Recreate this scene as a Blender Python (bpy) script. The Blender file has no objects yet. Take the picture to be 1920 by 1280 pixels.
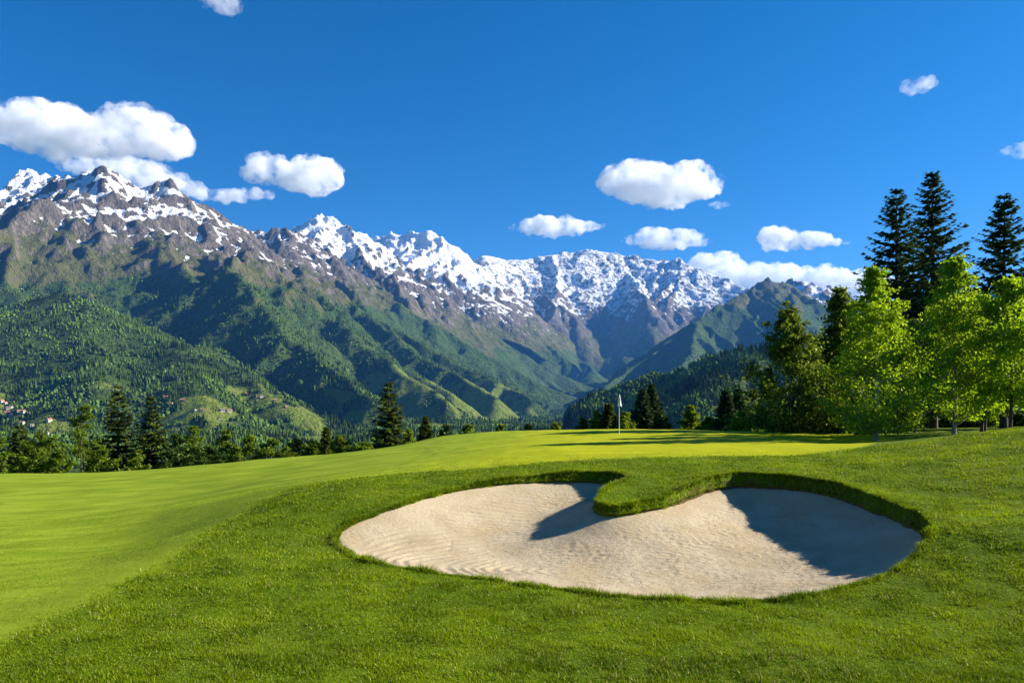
import bpy, math, random
import numpy as np
from mathutils import Vector

random.seed(7)
RNG = np.random.default_rng(7)
scene = bpy.context.scene
col = scene.collection

# ------------------------------------------------------------------ camera, sky, sun, exposure
CAM_Z = 3.0
FPX, CX, HY = 1371.0, 960.0, 760.0          # focal length and horizon row in a 1920-wide frame
cam_data = bpy.data.cameras.new('camera')
cam_data.sensor_width = 36.0
cam_data.lens = 36.0 * FPX / 1920.0
cam_data.shift_y = (HY - 640.0) / 1920.0
cam_data.clip_start = 0.2
cam_data.clip_end = 90000.0
cam = bpy.data.objects.new('camera', cam_data)
col.objects.link(cam)
cam.location = (0, 0, CAM_Z)
cam.rotation_euler = (math.radians(90), 0, 0)
scene.camera = cam

SUN_EL = math.radians(26.5)
SUN_AZ = math.radians(12.0)                  # from +X towards +Y
SUN_DIR = Vector((math.cos(SUN_EL) * math.cos(SUN_AZ), math.cos(SUN_EL) * math.sin(SUN_AZ), math.sin(SUN_EL)))
world = bpy.data.worlds.new('World')
scene.world = world
world.use_nodes = True
wn = world.node_tree
bg = wn.nodes['Background']
sky = wn.nodes.new('ShaderNodeTexSky')
sky.sky_type = 'NISHITA'
sky.sun_disc = False
sky.sun_elevation = SUN_EL
sky.sun_rotation = math.radians(90) - SUN_AZ
sky.altitude = 900.0
sky.air_density = 1.0
sky.dust_density = 0.25
sky.ozone_density = 6.0
hs = wn.nodes.new('ShaderNodeHueSaturation')
hs.inputs['Saturation'].default_value = 1.27
wn.links.new(sky.outputs[0], hs.inputs['Color'])
wn.links.new(hs.outputs[0], bg.inputs['Color'])
bg.inputs['Strength'].default_value = 0.050

sun_data = bpy.data.lights.new('sun', 'SUN')
sun_data.energy = 5.0
sun_data.angle = math.radians(0.53)
sun_data.color = (1.0, 0.93, 0.80)
sun = bpy.data.objects.new('sun', sun_data)
col.objects.link(sun)
sun.rotation_euler = SUN_DIR.to_track_quat('Z', 'Y').to_euler()

vs = scene.view_settings
vs.view_transform = 'Standard'
vs.look = 'None'
vs.exposure = 1.45
vs.gamma = 1.0
vs.use_curve_mapping = False
cy = scene.cycles
cy.use_denoising = True
try:
    cy.denoiser = 'OPENIMAGEDENOISE'
    cy.denoising_input_passes = 'RGB_ALBEDO_NORMAL'
    cy.denoising_prefilter = 'ACCURATE'
except Exception as e:
    print('denoiser', e)
cy.max_bounces = 40
cy.diffuse_bounces = 4
cy.glossy_bounces = 2
cy.transmission_bounces = 4
cy.transparent_max_bounces = 16
cy.volume_bounces = 40
cy.sample_clamp_indirect = 6.0
cy.caustics_reflective = False
cy.caustics_refractive = False

# ------------------------------------------------------------------ helpers
def P(px, py, Y):
    return ((px - CX) / FPX * Y, Y, CAM_Z - (py - HY) / FPX * Y)

def mesh_obj(name, verts, faces, mat=None, smooth=True, parent=None, attrs=None):
    """faces: (M,3) or (M,4) int array, or list of such arrays."""
    me = bpy.data.meshes.new(name)
    verts = np.asarray(verts, dtype=np.float32)
    fl = faces if isinstance(faces, list) else [faces]
    fl = [np.asarray(f, dtype=np.int32) for f in fl if len(f)]
    me.vertices.add(len(verts))
    me.vertices.foreach_set('co', verts.ravel())
    nl = sum(f.size for f in fl)
    me.loops.add(nl)
    me.loops.foreach_set('vertex_index', np.concatenate([f.ravel() for f in fl]))
    starts = []
    c = 0
    for f in fl:
        k = f.shape[1]
        starts.append(c + np.arange(len(f)) * k)
        c += f.size
    starts = np.concatenate(starts).astype(np.int32)
    me.polygons.add(len(starts))
    me.polygons.foreach_set('loop_start', starts)
    me.update(calc_edges=True)
    me.polygons.foreach_set('use_smooth', np.full(len(starts), smooth, dtype=bool))
    if attrs:
        for k, v in attrs.items():
            v = np.asarray(v, dtype=np.float32)
            if v.ndim == 1:
                a = me.attributes.new(k, 'FLOAT', 'POINT')
                a.data.foreach_set('value', v)
            else:
                a = me.attributes.new(k, 'FLOAT_COLOR', 'POINT')
                if v.shape[1] == 3:
                    v = np.hstack([v, np.ones((len(v), 1), np.float32)])
                a.data.foreach_set('color', v.ravel())
    if mat:
        me.materials.append(mat)
    ob = bpy.data.objects.new(name, me)
    col.objects.link(ob)
    if parent:
        ob.parent = parent
    return ob

def tag(o, label=None, cat=None, group=None, kind=None):
    if label: o['label'] = label
    if cat: o['category'] = cat
    if group: o['group'] = group
    if kind: o['kind'] = kind
    return o

def empty(name, loc=(0, 0, 0), rz=0.0, s=(1, 1, 1)):
    o = bpy.data.objects.new(name, None)
    o.empty_display_size = 0.2
    col.objects.link(o)
    o.location = loc
    o.rotation_euler = (0, 0, rz)
    o.scale = s
    return o

def copy_tree(o, parent=None):
    c = o.copy()
    col.objects.link(c)
    c.parent = parent
    for ch in list(o.children):
        copy_tree(ch, c)
    return c

# value noise / gradient noise in numpy
def _hash(ix, iy, seed):
    h = (ix.astype(np.int64) * 374761393 + iy.astype(np.int64) * 668265263 + seed * 974634777) & 0xFFFFFFFF
    h = ((h ^ (h >> 13)) * 1274126177) & 0xFFFFFFFF
    h = (h ^ (h >> 16)) & 0xFFFFFFFF
    return h

def perlin(x, y, seed=0):
    x = np.asarray(x, dtype=np.float64); y = np.asarray(y, dtype=np.float64)
    x0 = np.floor(x); y0 = np.floor(y)
    fx = x - x0; fy = y - y0
    u = fx * fx * fx * (fx * (fx * 6 - 15) + 10)
    v = fy * fy * fy * (fy * (fy * 6 - 15) + 10)
    ix = x0.astype(np.int64); iy = y0.astype(np.int64)
    def g(dx, dy):
        a = _hash(ix + dx, iy + dy, seed) * (2 * math.pi / 4294967296.0)
        return np.cos(a) * (fx - dx) + np.sin(a) * (fy - dy)
    n0 = g(0, 0) * (1 - u) + g(1, 0) * u
    n1 = g(0, 1) * (1 - u) + g(1, 1) * u
    return (n0 * (1 - v) + n1 * v) * 1.5

def fbm(x, y, octv=4, seed=0, gain=0.5, lac=2.03):
    a, s, f = 1.0, 0.0, 1.0
    for i in range(octv):
        s = s + a * perlin(x * f + 17.3 * i, y * f - 9.1 * i, seed + i)
        a *= gain; f *= lac
    return s

def ridged(x, y, octv=4, seed=0, gain=0.5, lac=2.05):
    a, s, f, w = 1.0, 0.0, 1.0, 1.0
    for i in range(octv):
        n = 1.0 - np.abs(perlin(x * f + 31.7 * i, y * f + 5.3 * i, seed + i)) * 1.4
        n = np.clip(n, 0, 1) ** 2 * w
        w = np.clip(n * 1.6, 0, 1)
        s = s + a * n
        a *= gain; f *= lac
    return s

def sstep(a, b, x):
    t = np.clip((x - a) / (b - a), 0, 1)
    return t * t * (3 - 2 * t)

# ------------------------------------------------------------------ materials
def new_mat(name):
    m = bpy.data.materials.new(name)
    m.use_nodes = True
    nt = m.node_tree
    nt.nodes.clear()
    out = nt.nodes.new('ShaderNodeOutputMaterial')
    return m, nt, out

class NB:
    """tiny node-building helper"""
    def __init__(self, nt): self.nt = nt
    def n(self, t, **kw):
        nd = self.nt.nodes.new(t)
        for k, v in kw.items(): setattr(nd, k, v)
        return nd
    def lk(self, a, b): self.nt.links.new(a, b)
    def val(self, s, v):
        if isinstance(v, (int, float)): s.default_value = v
        elif isinstance(v, tuple): s.default_value = v if len(v) == 4 or len(s.default_value) == 3 else (*v, 1)
        else: self.lk(v, s)
    def math(self, op, a, b=None, clamp=False):
        nd = self.n('ShaderNodeMath', operation=op, use_clamp=clamp)
        self.val(nd.inputs[0], a)
        if b is not None: self.val(nd.inputs[1], b)
        return nd.outputs[0]
    def mix(self, f, a, b, blend='MIX'):
        nd = self.n('ShaderNodeMix', data_type='RGBA', blend_type=blend)
        self.val(nd.inputs['Factor'], f)
        self.val(nd.inputs[6], a); self.val(nd.inputs[7], b)
        return nd.outputs[2]
    def noise(self, vec, scale, detail=3.0, rough=0.55, dist=0.0):
        nd = self.n('ShaderNodeTexNoise')
        if vec is not None: self.lk(vec, nd.inputs['Vector'])
        nd.inputs['Scale'].default_value = scale
        nd.inputs['Detail'].default_value = detail
        nd.inputs['Roughness'].default_value = rough
        nd.inputs['Distortion'].default_value = dist
        return nd.outputs['Fac']
    def ramp(self, x, a, b, lo=0.0, hi=1.0):
        nd = self.n('ShaderNodeMapRange')
        self.val(nd.inputs[0], x)
        nd.inputs[1].default_value = a; nd.inputs[2].default_value = b
        nd.inputs[3].default_value = lo; nd.inputs[4].default_value = hi
        return nd.outputs[0]
    def attr(self, name, out='Fac'):
        nd = self.n('ShaderNodeAttribute', attribute_name=name)
        return nd.outputs[out]
    def coords(self, sc=(1, 1, 1)):
        g = self.n('ShaderNodeNewGeometry')
        if sc == (1, 1, 1): return g.outputs['Position']
        m = self.n('ShaderNodeVectorMath', operation='MULTIPLY')
        self.lk(g.outputs['Position'], m.inputs[0]); m.inputs[1].default_value = sc
        return m.outputs[0]
    def bump(self, h, dist, strength=1.0):
        nd = self.n('ShaderNodeBump')
        nd.inputs['Distance'].default_value = dist
        nd.inputs['Strength'].default_value = strength
        self.lk(h, nd.inputs['Height'])
        return nd.outputs[0]

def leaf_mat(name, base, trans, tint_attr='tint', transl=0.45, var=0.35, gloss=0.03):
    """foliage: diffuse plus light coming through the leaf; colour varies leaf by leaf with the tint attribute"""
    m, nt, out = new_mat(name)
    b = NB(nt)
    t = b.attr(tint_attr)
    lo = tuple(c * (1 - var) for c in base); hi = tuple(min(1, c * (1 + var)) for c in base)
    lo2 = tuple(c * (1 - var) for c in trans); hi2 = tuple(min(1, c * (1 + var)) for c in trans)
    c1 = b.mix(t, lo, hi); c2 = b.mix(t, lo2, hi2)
    d = b.n('ShaderNodeBsdfDiffuse'); tr = b.n('ShaderNodeBsdfTranslucent'); gl = b.n('ShaderNodeBsdfGlossy')
    b.lk(c1, d.inputs[0]); b.lk(c2, tr.inputs[0])
    gl.inputs['Roughness'].default_value = 0.45
    gl.inputs['Color'].default_value = (0.42, 0.45, 0.2, 1)
    mx = b.n('ShaderNodeMixShader'); mx.inputs[0].default_value = transl
    b.lk(d.outputs[0], mx.inputs[1]); b.lk(tr.outputs[0], mx.inputs[2])
    mg = b.n('ShaderNodeMixShader'); mg.inputs[0].default_value = gloss
    b.lk(mx.outputs[0], mg.inputs[1]); b.lk(gl.outputs[0], mg.inputs[2])
    b.lk(mg.outputs[0], out.inputs[0])
    return m

def blade_mat():
    m, nt, out = new_mat('grass_blade')
    b = NB(nt)
    t = b.attr('tint')
    c1 = b.mix(b.ramp(t, 0, 0.88), (0.066, 0.120, 0.003), (0.230, 0.315, 0.006))
    c1 = b.mix(b.ramp(t, 0.88, 0.93), c1, (0.36, 0.31, 0.11))
    c2 = b.mix(b.ramp(t, 0, 0.88), (0.09, 0.155, 0.003), (0.33, 0.42, 0.006))
    c2 = b.mix(b.ramp(t, 0.88, 0.93), c2, (0.40, 0.34, 0.10))
    d = b.n('ShaderNodeBsdfDiffuse'); tr = b.n('ShaderNodeBsdfTranslucent'); gl = b.n('ShaderNodeBsdfGlossy')
    b.lk(c1, d.inputs[0]); b.lk(c2, tr.inputs[0])
    gl.inputs['Roughness'].default_value = 0.4
    gl.inputs['Color'].default_value = (0.45, 0.5, 0.22, 1)
    mx = b.n('ShaderNodeMixShader'); mx.inputs[0].default_value = 0.35
    b.lk(d.outputs[0], mx.inputs[1]); b.lk(tr.outputs[0], mx.inputs[2])
    mg = b.n('ShaderNodeMixShader'); mg.inputs[0].default_value = 0.025
    b.lk(mx.outputs[0], mg.inputs[1]); b.lk(gl.outputs[0], mg.inputs[2])
    b.lk(mg.outputs[0], out.inputs[0])
    return m

def bark_mat(name, c1, c2, scale=(6, 6, 1.2)):
    m, nt, out = new_mat(name)
    b = NB(nt)
    tc = b.n('ShaderNodeTexCoord')
    mp = b.n('ShaderNodeMapping'); mp.inputs['Scale'].default_value = scale
    b.lk(tc.outputs['Object'], mp.inputs[0])
    n1 = b.noise(mp.outputs[0], 2.0, 5, 0.65)
    c = b.mix(b.ramp(n1, 0.4, 0.62), c1, c2)
    p = b.n('ShaderNodeBsdfPrincipled')
    b.lk(c, p.inputs['Base Color']); p.inputs['Roughness'].default_value = 0.9
    b.lk(b.bump(n1, 0.03, 0.8), p.inputs['Normal'])
    b.lk(p.outputs[0], out.inputs[0])
    return m

def plain_mat(name, c, rough=0.6, noise_amt=0.15, scale=20):
    m, nt, out = new_mat(name)
    b = NB(nt)
    n1 = b.noise(b.coords(), scale, 3)
    cc = b.mix(n1, tuple(x * (1 - noise_amt) for x in c), tuple(min(1, x * (1 + noise_amt)) for x in c))
    p = b.n('ShaderNodeBsdfPrincipled')
    b.lk(cc, p.inputs['Base Color']); p.inputs['Roughness'].default_value = rough
    b.lk(p.outputs[0], out.inputs[0])
    return m

# ------------------------------------------------------------------ near terrain: thin plate spline through ground points
GP = [  # px, py, distance: points on the visible ground
 (-300,1280,8.0),(0,1280,8.0),(500,1280,7.95),(960,1280,7.95),(1500,1280,7.9),(1920,1280,7.8),(2300,1280,7.4),
 (1400,1127,11.2),(1150,1113,11.75),(900,1083,12.75),(700,1055,13.9),(630,1010,15.9),(1600,1098,11.85),(1735,1015,13.4),
 (1850,1050,12.3),(1920,1000,13.0),(1920,900,17.0),(1920,850,20.0),(1920,800,25.5),(2250,900,16.0),(2250,790,26.0),
 (1740,985,14.0),(1650,945,16.3),(1550,912,18.3),(1450,896,19.6),(1380,892,20.1),(1300,904,19.6),(1200,926,18.6),(1125,945,17.7),
 (1160,900,20.2),(1100,889,21.0),(1000,893,20.8),(900,906,20.0),(760,945,17.9),(680,975,16.8),
 (1300,858,24.0),(1000,870,23.5),(800,885,23.0),(600,905,22.0),(500,945,19.4),(400,1000,16.2),(200,1090,12.3),(0,1150,10.6),
 (1160,815,39.0),(1160,840,28.5),(1500,850,25.0),(1450,825,33.0),(1000,840,29.0),
 (1000,808,50.0),(1160,805,50.0),(1300,806,48.0),(1450,812,42.0),(1560,820,37.5),(1640,832,31.5),(1640,860,23.0),(1750,870,20.0),(1770,930,17.0),
 (1800,815,27.5),(1700,826,30.0),
 (0,888,45.0),(0,950,29.0),(0,1020,19.0),(0,1080,14.3),(-400,900,45.0),(-400,1020,21.0),
 (300,880,45.0),(300,940,28.0),(300,1010,18.2),(500,860,45.0),(500,900,29.5),(700,845,47.0),(700,870,31.0),(830,818,48.0),(850,850,31.0),
]
GW = [(-40,58,-4.2),(-25,58,-3.2),(-12,58,-1.6),(0,60,0.2),(8,60,0.6),(14,55,0.9),(22,50,1.1),(30,45,1.4),(30,60,1.0),(45,40,2.0),(45,60,1.2),
      (-15,4,0.1),(0,3,0.05),(15,3,0.1),(-45,25,-3.0),(-30,10,-1.2)]
_pts = np.array([P(*g) for g in GP] + [tuple(map(float, g)) for g in GW])

def _tps_fit(p, lam=0.3):
    n = len(p)
    d = np.hypot(p[:, None, 0] - p[None, :, 0], p[:, None, 1] - p[None, :, 1])
    K = np.where(d > 0, d * d * np.log(np.maximum(d, 1e-9)), 0) + lam * np.eye(n)
    Q = np.c_[np.ones(n), p[:, :2]]
    A = np.block([[K, Q], [Q.T, np.zeros((3, 3))]])
    return np.linalg.solve(A, np.r_[p[:, 2], 0, 0, 0])
_tps = _tps_fit(_pts)

def G0(x, y):
    x = np.asarray(x, float); y = np.asarray(y, float)
    s = _tps[-3] + _tps[-2] * x + _tps[-1] * y
    for (a, b_, _), w in zip(_pts, _tps[:-3]):
        d2 = (x - a) ** 2 + (y - b_) ** 2
        s = s + w * 0.5 * d2 * np.log(np.maximum(d2, 1e-9))
    return s

def crest_y(x):
    return np.interp(x, [-60, -20, 0, 12, 22, 40, 60], [52, 54, 58, 58, 78, 95, 95])

def far_slope(x, y):
    """the hillside beyond the plateau, falling to the valley"""
    e = np.maximum(y - crest_y(x), 0)
    return -e * e / (e + 25.0) * 0.45

def G(x, y):
    """smooth ground: spline in the mown area, then hillside"""
    x = np.asarray(x, float); y = np.asarray(y, float)
    xc = np.clip(x, -45, 45); yc = np.clip(y, 2, 60)
    z = G0(xc, yc)
    z = z + far_slope(x, y) - 0.03 * np.maximum(np.abs(x) - 45, 0) * (x < 0)
    return np.maximum(z, -85.0)

def Gn(x, y):
    """ground with small undulation"""
    z = G(x, y)
    return z + 0.035 * fbm(x / 2.6, y / 2.6, 3, 5) + 0.012 * fbm(x / 0.5, y / 0.5, 2, 9)

def ground_hit(px, py, ymin=6.0, ymax=70.0, fn=G):
    ys = np.linspace(ymin, ymax, 1200)
    x = (px - CX) / FPX * ys
    z = CAM_Z - (py - HY) / FPX * ys
    h = fn(x, ys)
    i = int(np.argmax(z < h))
    return x[i], ys[i], float(h[i])

def catmull(pts, n=8, closed=True):
    pts = np.asarray(pts, float)
    N = len(pts)
    out = []
    rng = range(N) if closed else range(N - 1)
    for i in rng:
        if closed:
            p0, p1, p2, p3 = pts[(i - 1) % N], pts[i], pts[(i + 1) % N], pts[(i + 2) % N]
        else:
            p0, p1, p2, p3 = pts[max(i - 1, 0)], pts[i], pts[i + 1], pts[min(i + 2, N - 1)]
        for t in np.arange(n) / n:
            out.append(0.5 * ((2 * p1) + (-p0 + p2) * t + (2 * p0 - 5 * p1 + 4 * p2 - p3) * t * t + (-p0 + 3 * p1 - 3 * p2 + p3) * t ** 3))
    if not closed: out.append(pts[-1])
    return np.array(out)

# bunker rim: (px, py, lip height)
RIM = [(630,1009,.03),(640,1029,.03),(664,1043,.03),(700,1055,.03),(800,1070,.03),(900,1083,.03),(1000,1097,.03),(1100,1109,.03),(1200,1119,.03),
 (1300,1126,.03),(1400,1127,.03),(1500,1119,.04),(1600,1098,.05),(1665,1076,.07),(1712,1046,.12),(1738,1012,.2),(1742,988,.28),
 (1712,962,.27),(1655,940,.28),(1600,921,.28),(1550,907,.27),(1500,898,.28),(1440,893,.30),(1390,891,.30),(1342,898,.28),(1292,914,.27),
 (1245,934,.21),(1200,946,.17),(1160,953,.16),(1132,953,.17),(1118,943,.18),(1130,922,.20),(1158,906,.24),(1172,896,.26),(1150,890,.25),(1100,888,.22),
 (1040,891,.18),(980,896,.12),(920,904,.08),(860,915,.05),(800,930,.04),(740,950,.03),(688,968,.03),(648,988,.03)]
_rw = np.array([[*ground_hit(a, b_)[:2], c] for a, b_, c in RIM])
RIMW = catmull(_rw, 6)

def poly_sd(x, y, poly, vals=None, closed=True):
    """signed distance (positive inside when closed) and value of the nearest vertex"""
    shp = np.shape(x)
    x = np.ravel(x); y = np.ravel(y)
    best = np.full(x.shape, 1e18); vbest = np.zeros(x.shape)
    inside = np.zeros(x.shape, bool)
    n = len(poly)
    for i in range(n if closed else n - 1):
        ax, ay = poly[i, 0], poly[i, 1]
        bx, by = poly[(i + 1) % n, 0], poly[(i + 1) % n, 1]
        dx, dy = bx - ax, by - ay
        t = np.clip(((x - ax) * dx + (y - ay) * dy) / (dx * dx + dy * dy + 1e-12), 0, 1)
        d = (x - ax - t * dx) ** 2 + (y - ay - t * dy) ** 2
        m = d < best
        best = np.where(m, d, best)
        if vals is not None:
            vbest = np.where(m, vals[i] + t * (vals[(i + 1) % n] - vals[i]), vbest)
        if closed:
            c = ((ay > y) != (by > y)) & (x < (bx - ax) * (y - ay) / (by - ay + 1e-15) + ax)
            inside ^= c
    d = np.sqrt(best)
    if closed: d = np.where(inside, d, -d)
    return d.reshape(shp), vbest.reshape(shp)

def bunker_field(x, y):
    x = np.asarray(x, float); y = np.asarray(y, float)
    d = np.full(x.shape, -5.0); v = np.zeros(x.shape)
    x0, x1 = RIMW[:, 0].min() - 3, RIMW[:, 0].max() + 3
    y0, y1 = RIMW[:, 1].min() - 3, RIMW[:, 1].max() + 3
    m = (x > x0) & (x < x1) & (y > y0) & (y < y1)
    if m.any():
        dd, vv = poly_sd(x[m], y[m], RIMW[:, :2], RIMW[:, 2])
        d[m] = dd + 0.05 * fbm(x[m] / 0.45, y[m] / 0.45, 3, 808); v[m] = vv
    return d, v

def lawn_z(x, y, fld=None):
    d, lip = fld if fld is not None else bunker_field(x, y)
    z = Gn(x, y)
    # turf swells a little at the lip, then drops below the sand
    z = z + 0.9 * lip * 0.25 * np.exp(-(np.minimum(d, 0) / 0.6) ** 2) * (lip > 0.06)
    z = z - np.where(d > 0, 1.6 * sstep(0.0, 0.16, d) , 0)
    return z

def sand_z(x, y, fld=None):
    d, lip = fld if fld is not None else bunker_field(x, y)
    z = G(x, y)
    floor = -0.50 + np.clip((y - 12.5) * 0.045, -0.05, 0.5)
    top = z - lip - 0.03
    w = np.exp(-(np.maximum(d, 0) / 1.35) ** 1.25)
    return np.where(top > floor, floor + (top - floor) * w, top)

# edges of the mown zones (world polylines)
E1 = [(-60,1236),(0,1214),(91,1170),(175,1130),(255,1086),(343,1035),(419,984),(492,940),(547,915),(620,901),(700,893),(756,887),(912,876),(1069,865),(1200,859),(1300,856),(1440,854),(1530,850),(1590,843),(1630,835)]
E2 = [(-60,1150),(0,1130),(110,1097),(190,1040),(270,973),(365,948),(460,926),(547,911),(640,899)]
E1W = catmull([ground_hit(*p)[:2] for p in E1], 6, False)
E2W = catmull([ground_hit(*p)[:2] for p in E2], 6, False)
FAIR = np.array(list(E1W) + [(18, 34), (20, 40), (17, 52), (10, 53), (-60, 53), (-60, 9), (-9.5, 7)])
STRIP = np.array(list(E2W) + list(E1W[::-1][(len(E1W) - 55):]))

# ------------------------------------------------------------------ lawn mesh (one sheet, finer round the bunker)
def graded(pieces):
    out = [pieces[0][0]]
    for a, b_, st in pieces:
        n = max(1, int(round((b_ - a) / st)))
        out += list(a + (b_ - a) * (np.arange(n) + 1) / n)
    return np.array(out)

def grid_faces(nx, ny):
    i = np.arange(nx * ny).reshape(ny, nx)
    return np.stack([i[:-1, :-1], i[:-1, 1:], i[1:, 1:], i[1:, :-1]], -1).reshape(-1, 4)

gx = graded([(-260, -60, 10), (-60, -16, 1.0), (-16, -4.6, 0.4), (-4.6, 9.2, 0.075), (9.2, 18, 0.3), (18, 60, 1.0), (60, 260, 10)])
gy = graded([(-14, 6, 2.0), (6, 10.6, 0.2), (10.6, 22.6, 0.075), (22.6, 40, 0.3), (40, 64, 0.8), (64, 120, 3.0), (120, 420, 12)])
LX, LY = np.meshgrid(gx, gy)
fld = bunker_field(LX, LY)
LZ = lawn_z(LX, LY, fld)
dfair, _ = poly_sd(LX, LY, FAIR)
dstrip, _ = poly_sd(LX, LY, STRIP)

m, nt, out = new_mat('turf')
b = NB(nt)
pos = b.coords()
n_fine = b.noise(pos, 55, 3, 0.7)
n_mid = b.noise(pos, 1.7, 4, 0.6)
n_big = b.noise(pos, 0.42, 3, 0.5)
n_str = b.noise(b.coords((0.25, 1.0, 1.0)), 1.4, 3, 0.55, 0.6)
rough_c = b.mix(b.ramp(n_mid, 0.3, 0.7), (0.090, 0.155, 0.005), (0.165, 0.235, 0.007))
rough_c = b.mix(b.ramp(n_big, 0.5, 0.72, 0, 0.55), rough_c, (0.15, 0.19, 0.02))
rough_c = b.mix(b.ramp(n_fine, 0.3, 0.7, 0.0, 0.6), rough_c, (0.03, 0.07, 0.004))
fair_c = b.mix(b.ramp(n_str, 0.36, 0.64), (0.172, 0.245, 0.011), (0.315, 0.385, 0.028))
fair_c = b.mix(b.ramp(n_fine, 0.35, 0.65, 0, 0.22), fair_c, (0.10, 0.17, 0.01))
green_c = b.mix(b.ramp(n_str, 0.36, 0.64), (0.290, 0.310, 0.003), (0.345, 0.355, 0.005))
strip_c = b.mix(b.ramp(n_mid, 0.35, 0.65), (0.150, 0.205, 0.012), (0.200, 0.255, 0.020))
edge = b.math('ADD', b.attr('fair'), b.ramp(b.noise(pos, 9, 3), 0.3, 0.7, -0.12, 0.12))
n_grain = b.noise(b.coords((1, 0.5, 1)), 16, 4, 0.75)
fair_c = b.mix(b.ramp(n_grain, 0.35, 0.7, 0, 0.5), fair_c, (0.115, 0.165, 0.006))
green_c = b.mix(b.ramp(n_grain, 0.4, 0.7, 0, 0.18), green_c, (0.20, 0.235, 0.003))
c = b.mix(b.ramp(edge, -0.25, 0.15), rough_c, fair_c)
gm = b.attr('green')
c = b.mix(b.math('MULTIPLY', gm, b.ramp(edge, 0, 0.15)), c, green_c)
strip_c = b.mix(b.ramp(n_grain, 0.35, 0.7, 0, 0.5), strip_c, (0.10, 0.15, 0.008))
c = b.mix(b.math('MULTIPLY', b.ramp(b.math('ADD', b.attr('strip'), b.ramp(n_mid, 0.3, 0.7, -0.2, 0.2)), -0.2, 0.5), b.ramp(edge, -0.1, 0.15)), c, strip_c)
c = b.mix(b.ramp(b.math('ADD', b.attr('soil'), b.ramp(b.noise(pos, 6, 2), 0.3, 0.7, -0.015, 0.015)), 0.022, 0.045), c, b.mix(n_fine, (0.05, 0.030, 0.012), (0.16, 0.10, 0.04)))
p = b.n('ShaderNodeBsdfPrincipled')
b.lk(c, p.inputs['Base Color'])
p.inputs['Roughness'].default_value = 0.85
p.inputs['Specular IOR Level'].default_value = 0.04
hgt = b.math('ADD', b.math('MULTIPLY', b.noise(pos, 38, 3, 0.7), 0.6), b.noise(pos, 7, 3, 0.6))
bs = b.ramp(edge, -0.05, 0.1, 1.0, 0.18)
bn = b.n('ShaderNodeBump'); bn.inputs['Distance'].default_value = 0.05
b.lk(bs, bn.inputs['Strength']); b.lk(hgt, bn.inputs['Height'])
b.lk(bn.outputs[0], p.inputs['Normal'])
b.lk(p.outputs[0], out.inputs[0])
TURF = m

greenmask = sstep(-6, 4, LX - 0.15 * (LY - 30)) * sstep(20, 24, LY)
lawn = mesh_obj('lawn', np.stack([LX, LY, LZ], -1).reshape(-1, 3), grid_faces(len(gx), len(gy)), TURF, True,
                attrs={'fair': np.clip(dfair, -2, 2).ravel(), 'strip': np.clip(dstrip, -2, 2).ravel(),
                       'soil': np.where(fld[0] > 0, fld[0] , 0).ravel(), 'green': greenmask.ravel()})
tag(lawn, 'mown grass of the golf hole with fairway, fringe and green', kind='structure')

# ------------------------------------------------------------------ bunker sand
sx = np.arange(RIMW[:, 0].min() - 0.12, RIMW[:, 0].max() + 0.12, 0.04)
sy = np.arange(RIMW[:, 1].min() - 0.12, RIMW[:, 1].max() + 0.12, 0.04)
SX, SY = np.meshgrid(sx, sy)
sd, slip = poly_sd(SX, SY, RIMW[:, :2], RIMW[:, 2])
SZ = sand_z(SX, SY, (sd, slip))
def _blur(a, k):
    for ax in (0, 1):
        n = a.shape[ax]
        c = np.cumsum(np.concatenate([np.repeat(np.take(a, [0], ax), k + 1, ax), a, np.repeat(np.take(a, [-1], ax), k, ax)], ax), ax)
        a = (np.take(c, np.arange(2 * k + 1, 2 * k + 1 + n), ax) - np.take(c, np.arange(n), ax)) / (2 * k + 1)
    return a
soft = _blur(_blur(SZ, 11), 11)
wb = sstep(0.25, 1.0, sd)
SZ = SZ * (1 - wb) + soft * wb
# rake rows: curved round the left end, straighter and broken to the right
qx, qy = 1.2, 14.6
warp = 0.10 * fbm(SX / 1.4, SY / 1.4, 3, 40)
rr = np.hypot((SX - qx) * 0.8, (SY - qy) * 1.15) + warp
left = sstep(2.2, -0.5, SX + 0.5 * warp)
rake = np.sin(rr * 2 * math.pi / 0.21) * left + np.sin((SY + 0.10 * (SX) + 1.2 * warp) * 2 * math.pi / 0.19) * (1 - left) * (0.4 + 0.6 * sstep(-.2, .3, fbm(SX / .35, SY / .2, 2, 3)))
amp = sstep(0.25, 0.9, sd) * (0.35 + 0.65 * sstep(-0.5, 0.4, fbm(SX / 0.9, SY / 0.9, 2, 77)))
SZ = SZ + amp * ((0.006 + 0.009 * left) * rake + (0.017 - 0.009 * left) * fbm(SX / 0.15, SY / 0.11, 3, 12)) + 0.02 * fbm(SX / 1.1, SY / 1.1, 2, 15) * sstep(0.1, 0.8, sd)
keep = (sd > -0.10)
f = grid_faces(len(sx), len(sy))
f = f[keep.ravel()[f].all(1)]
used, inv = np.unique(f, return_inverse=True)
m, nt, out = new_mat('bunker_sand')
b = NB(nt)
pos = b.coords()
c = b.mix(b.ramp(b.noise(pos, 1.0, 4), 0.35, 0.65), (0.385, 0.295, 0.172), (0.475, 0.39, 0.262))
c = b.mix(b.ramp(b.noise(pos, 24, 3, 0.7), 0.35, 0.7, 0, 0.45), c, (0.55, 0.46, 0.32))
c = b.mix(b.ramp(b.noise(pos, 60, 2, 0.7), 0.58, 0.7, 0, 0.55), c, (0.22, 0.15, 0.08))
p = b.n('ShaderNodeBsdfPrincipled')
b.lk(c, p.inputs['Base Color']); p.inputs['Roughness'].default_value = 0.95
p.inputs['Specular IOR Level'].default_value = 0.1
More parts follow.
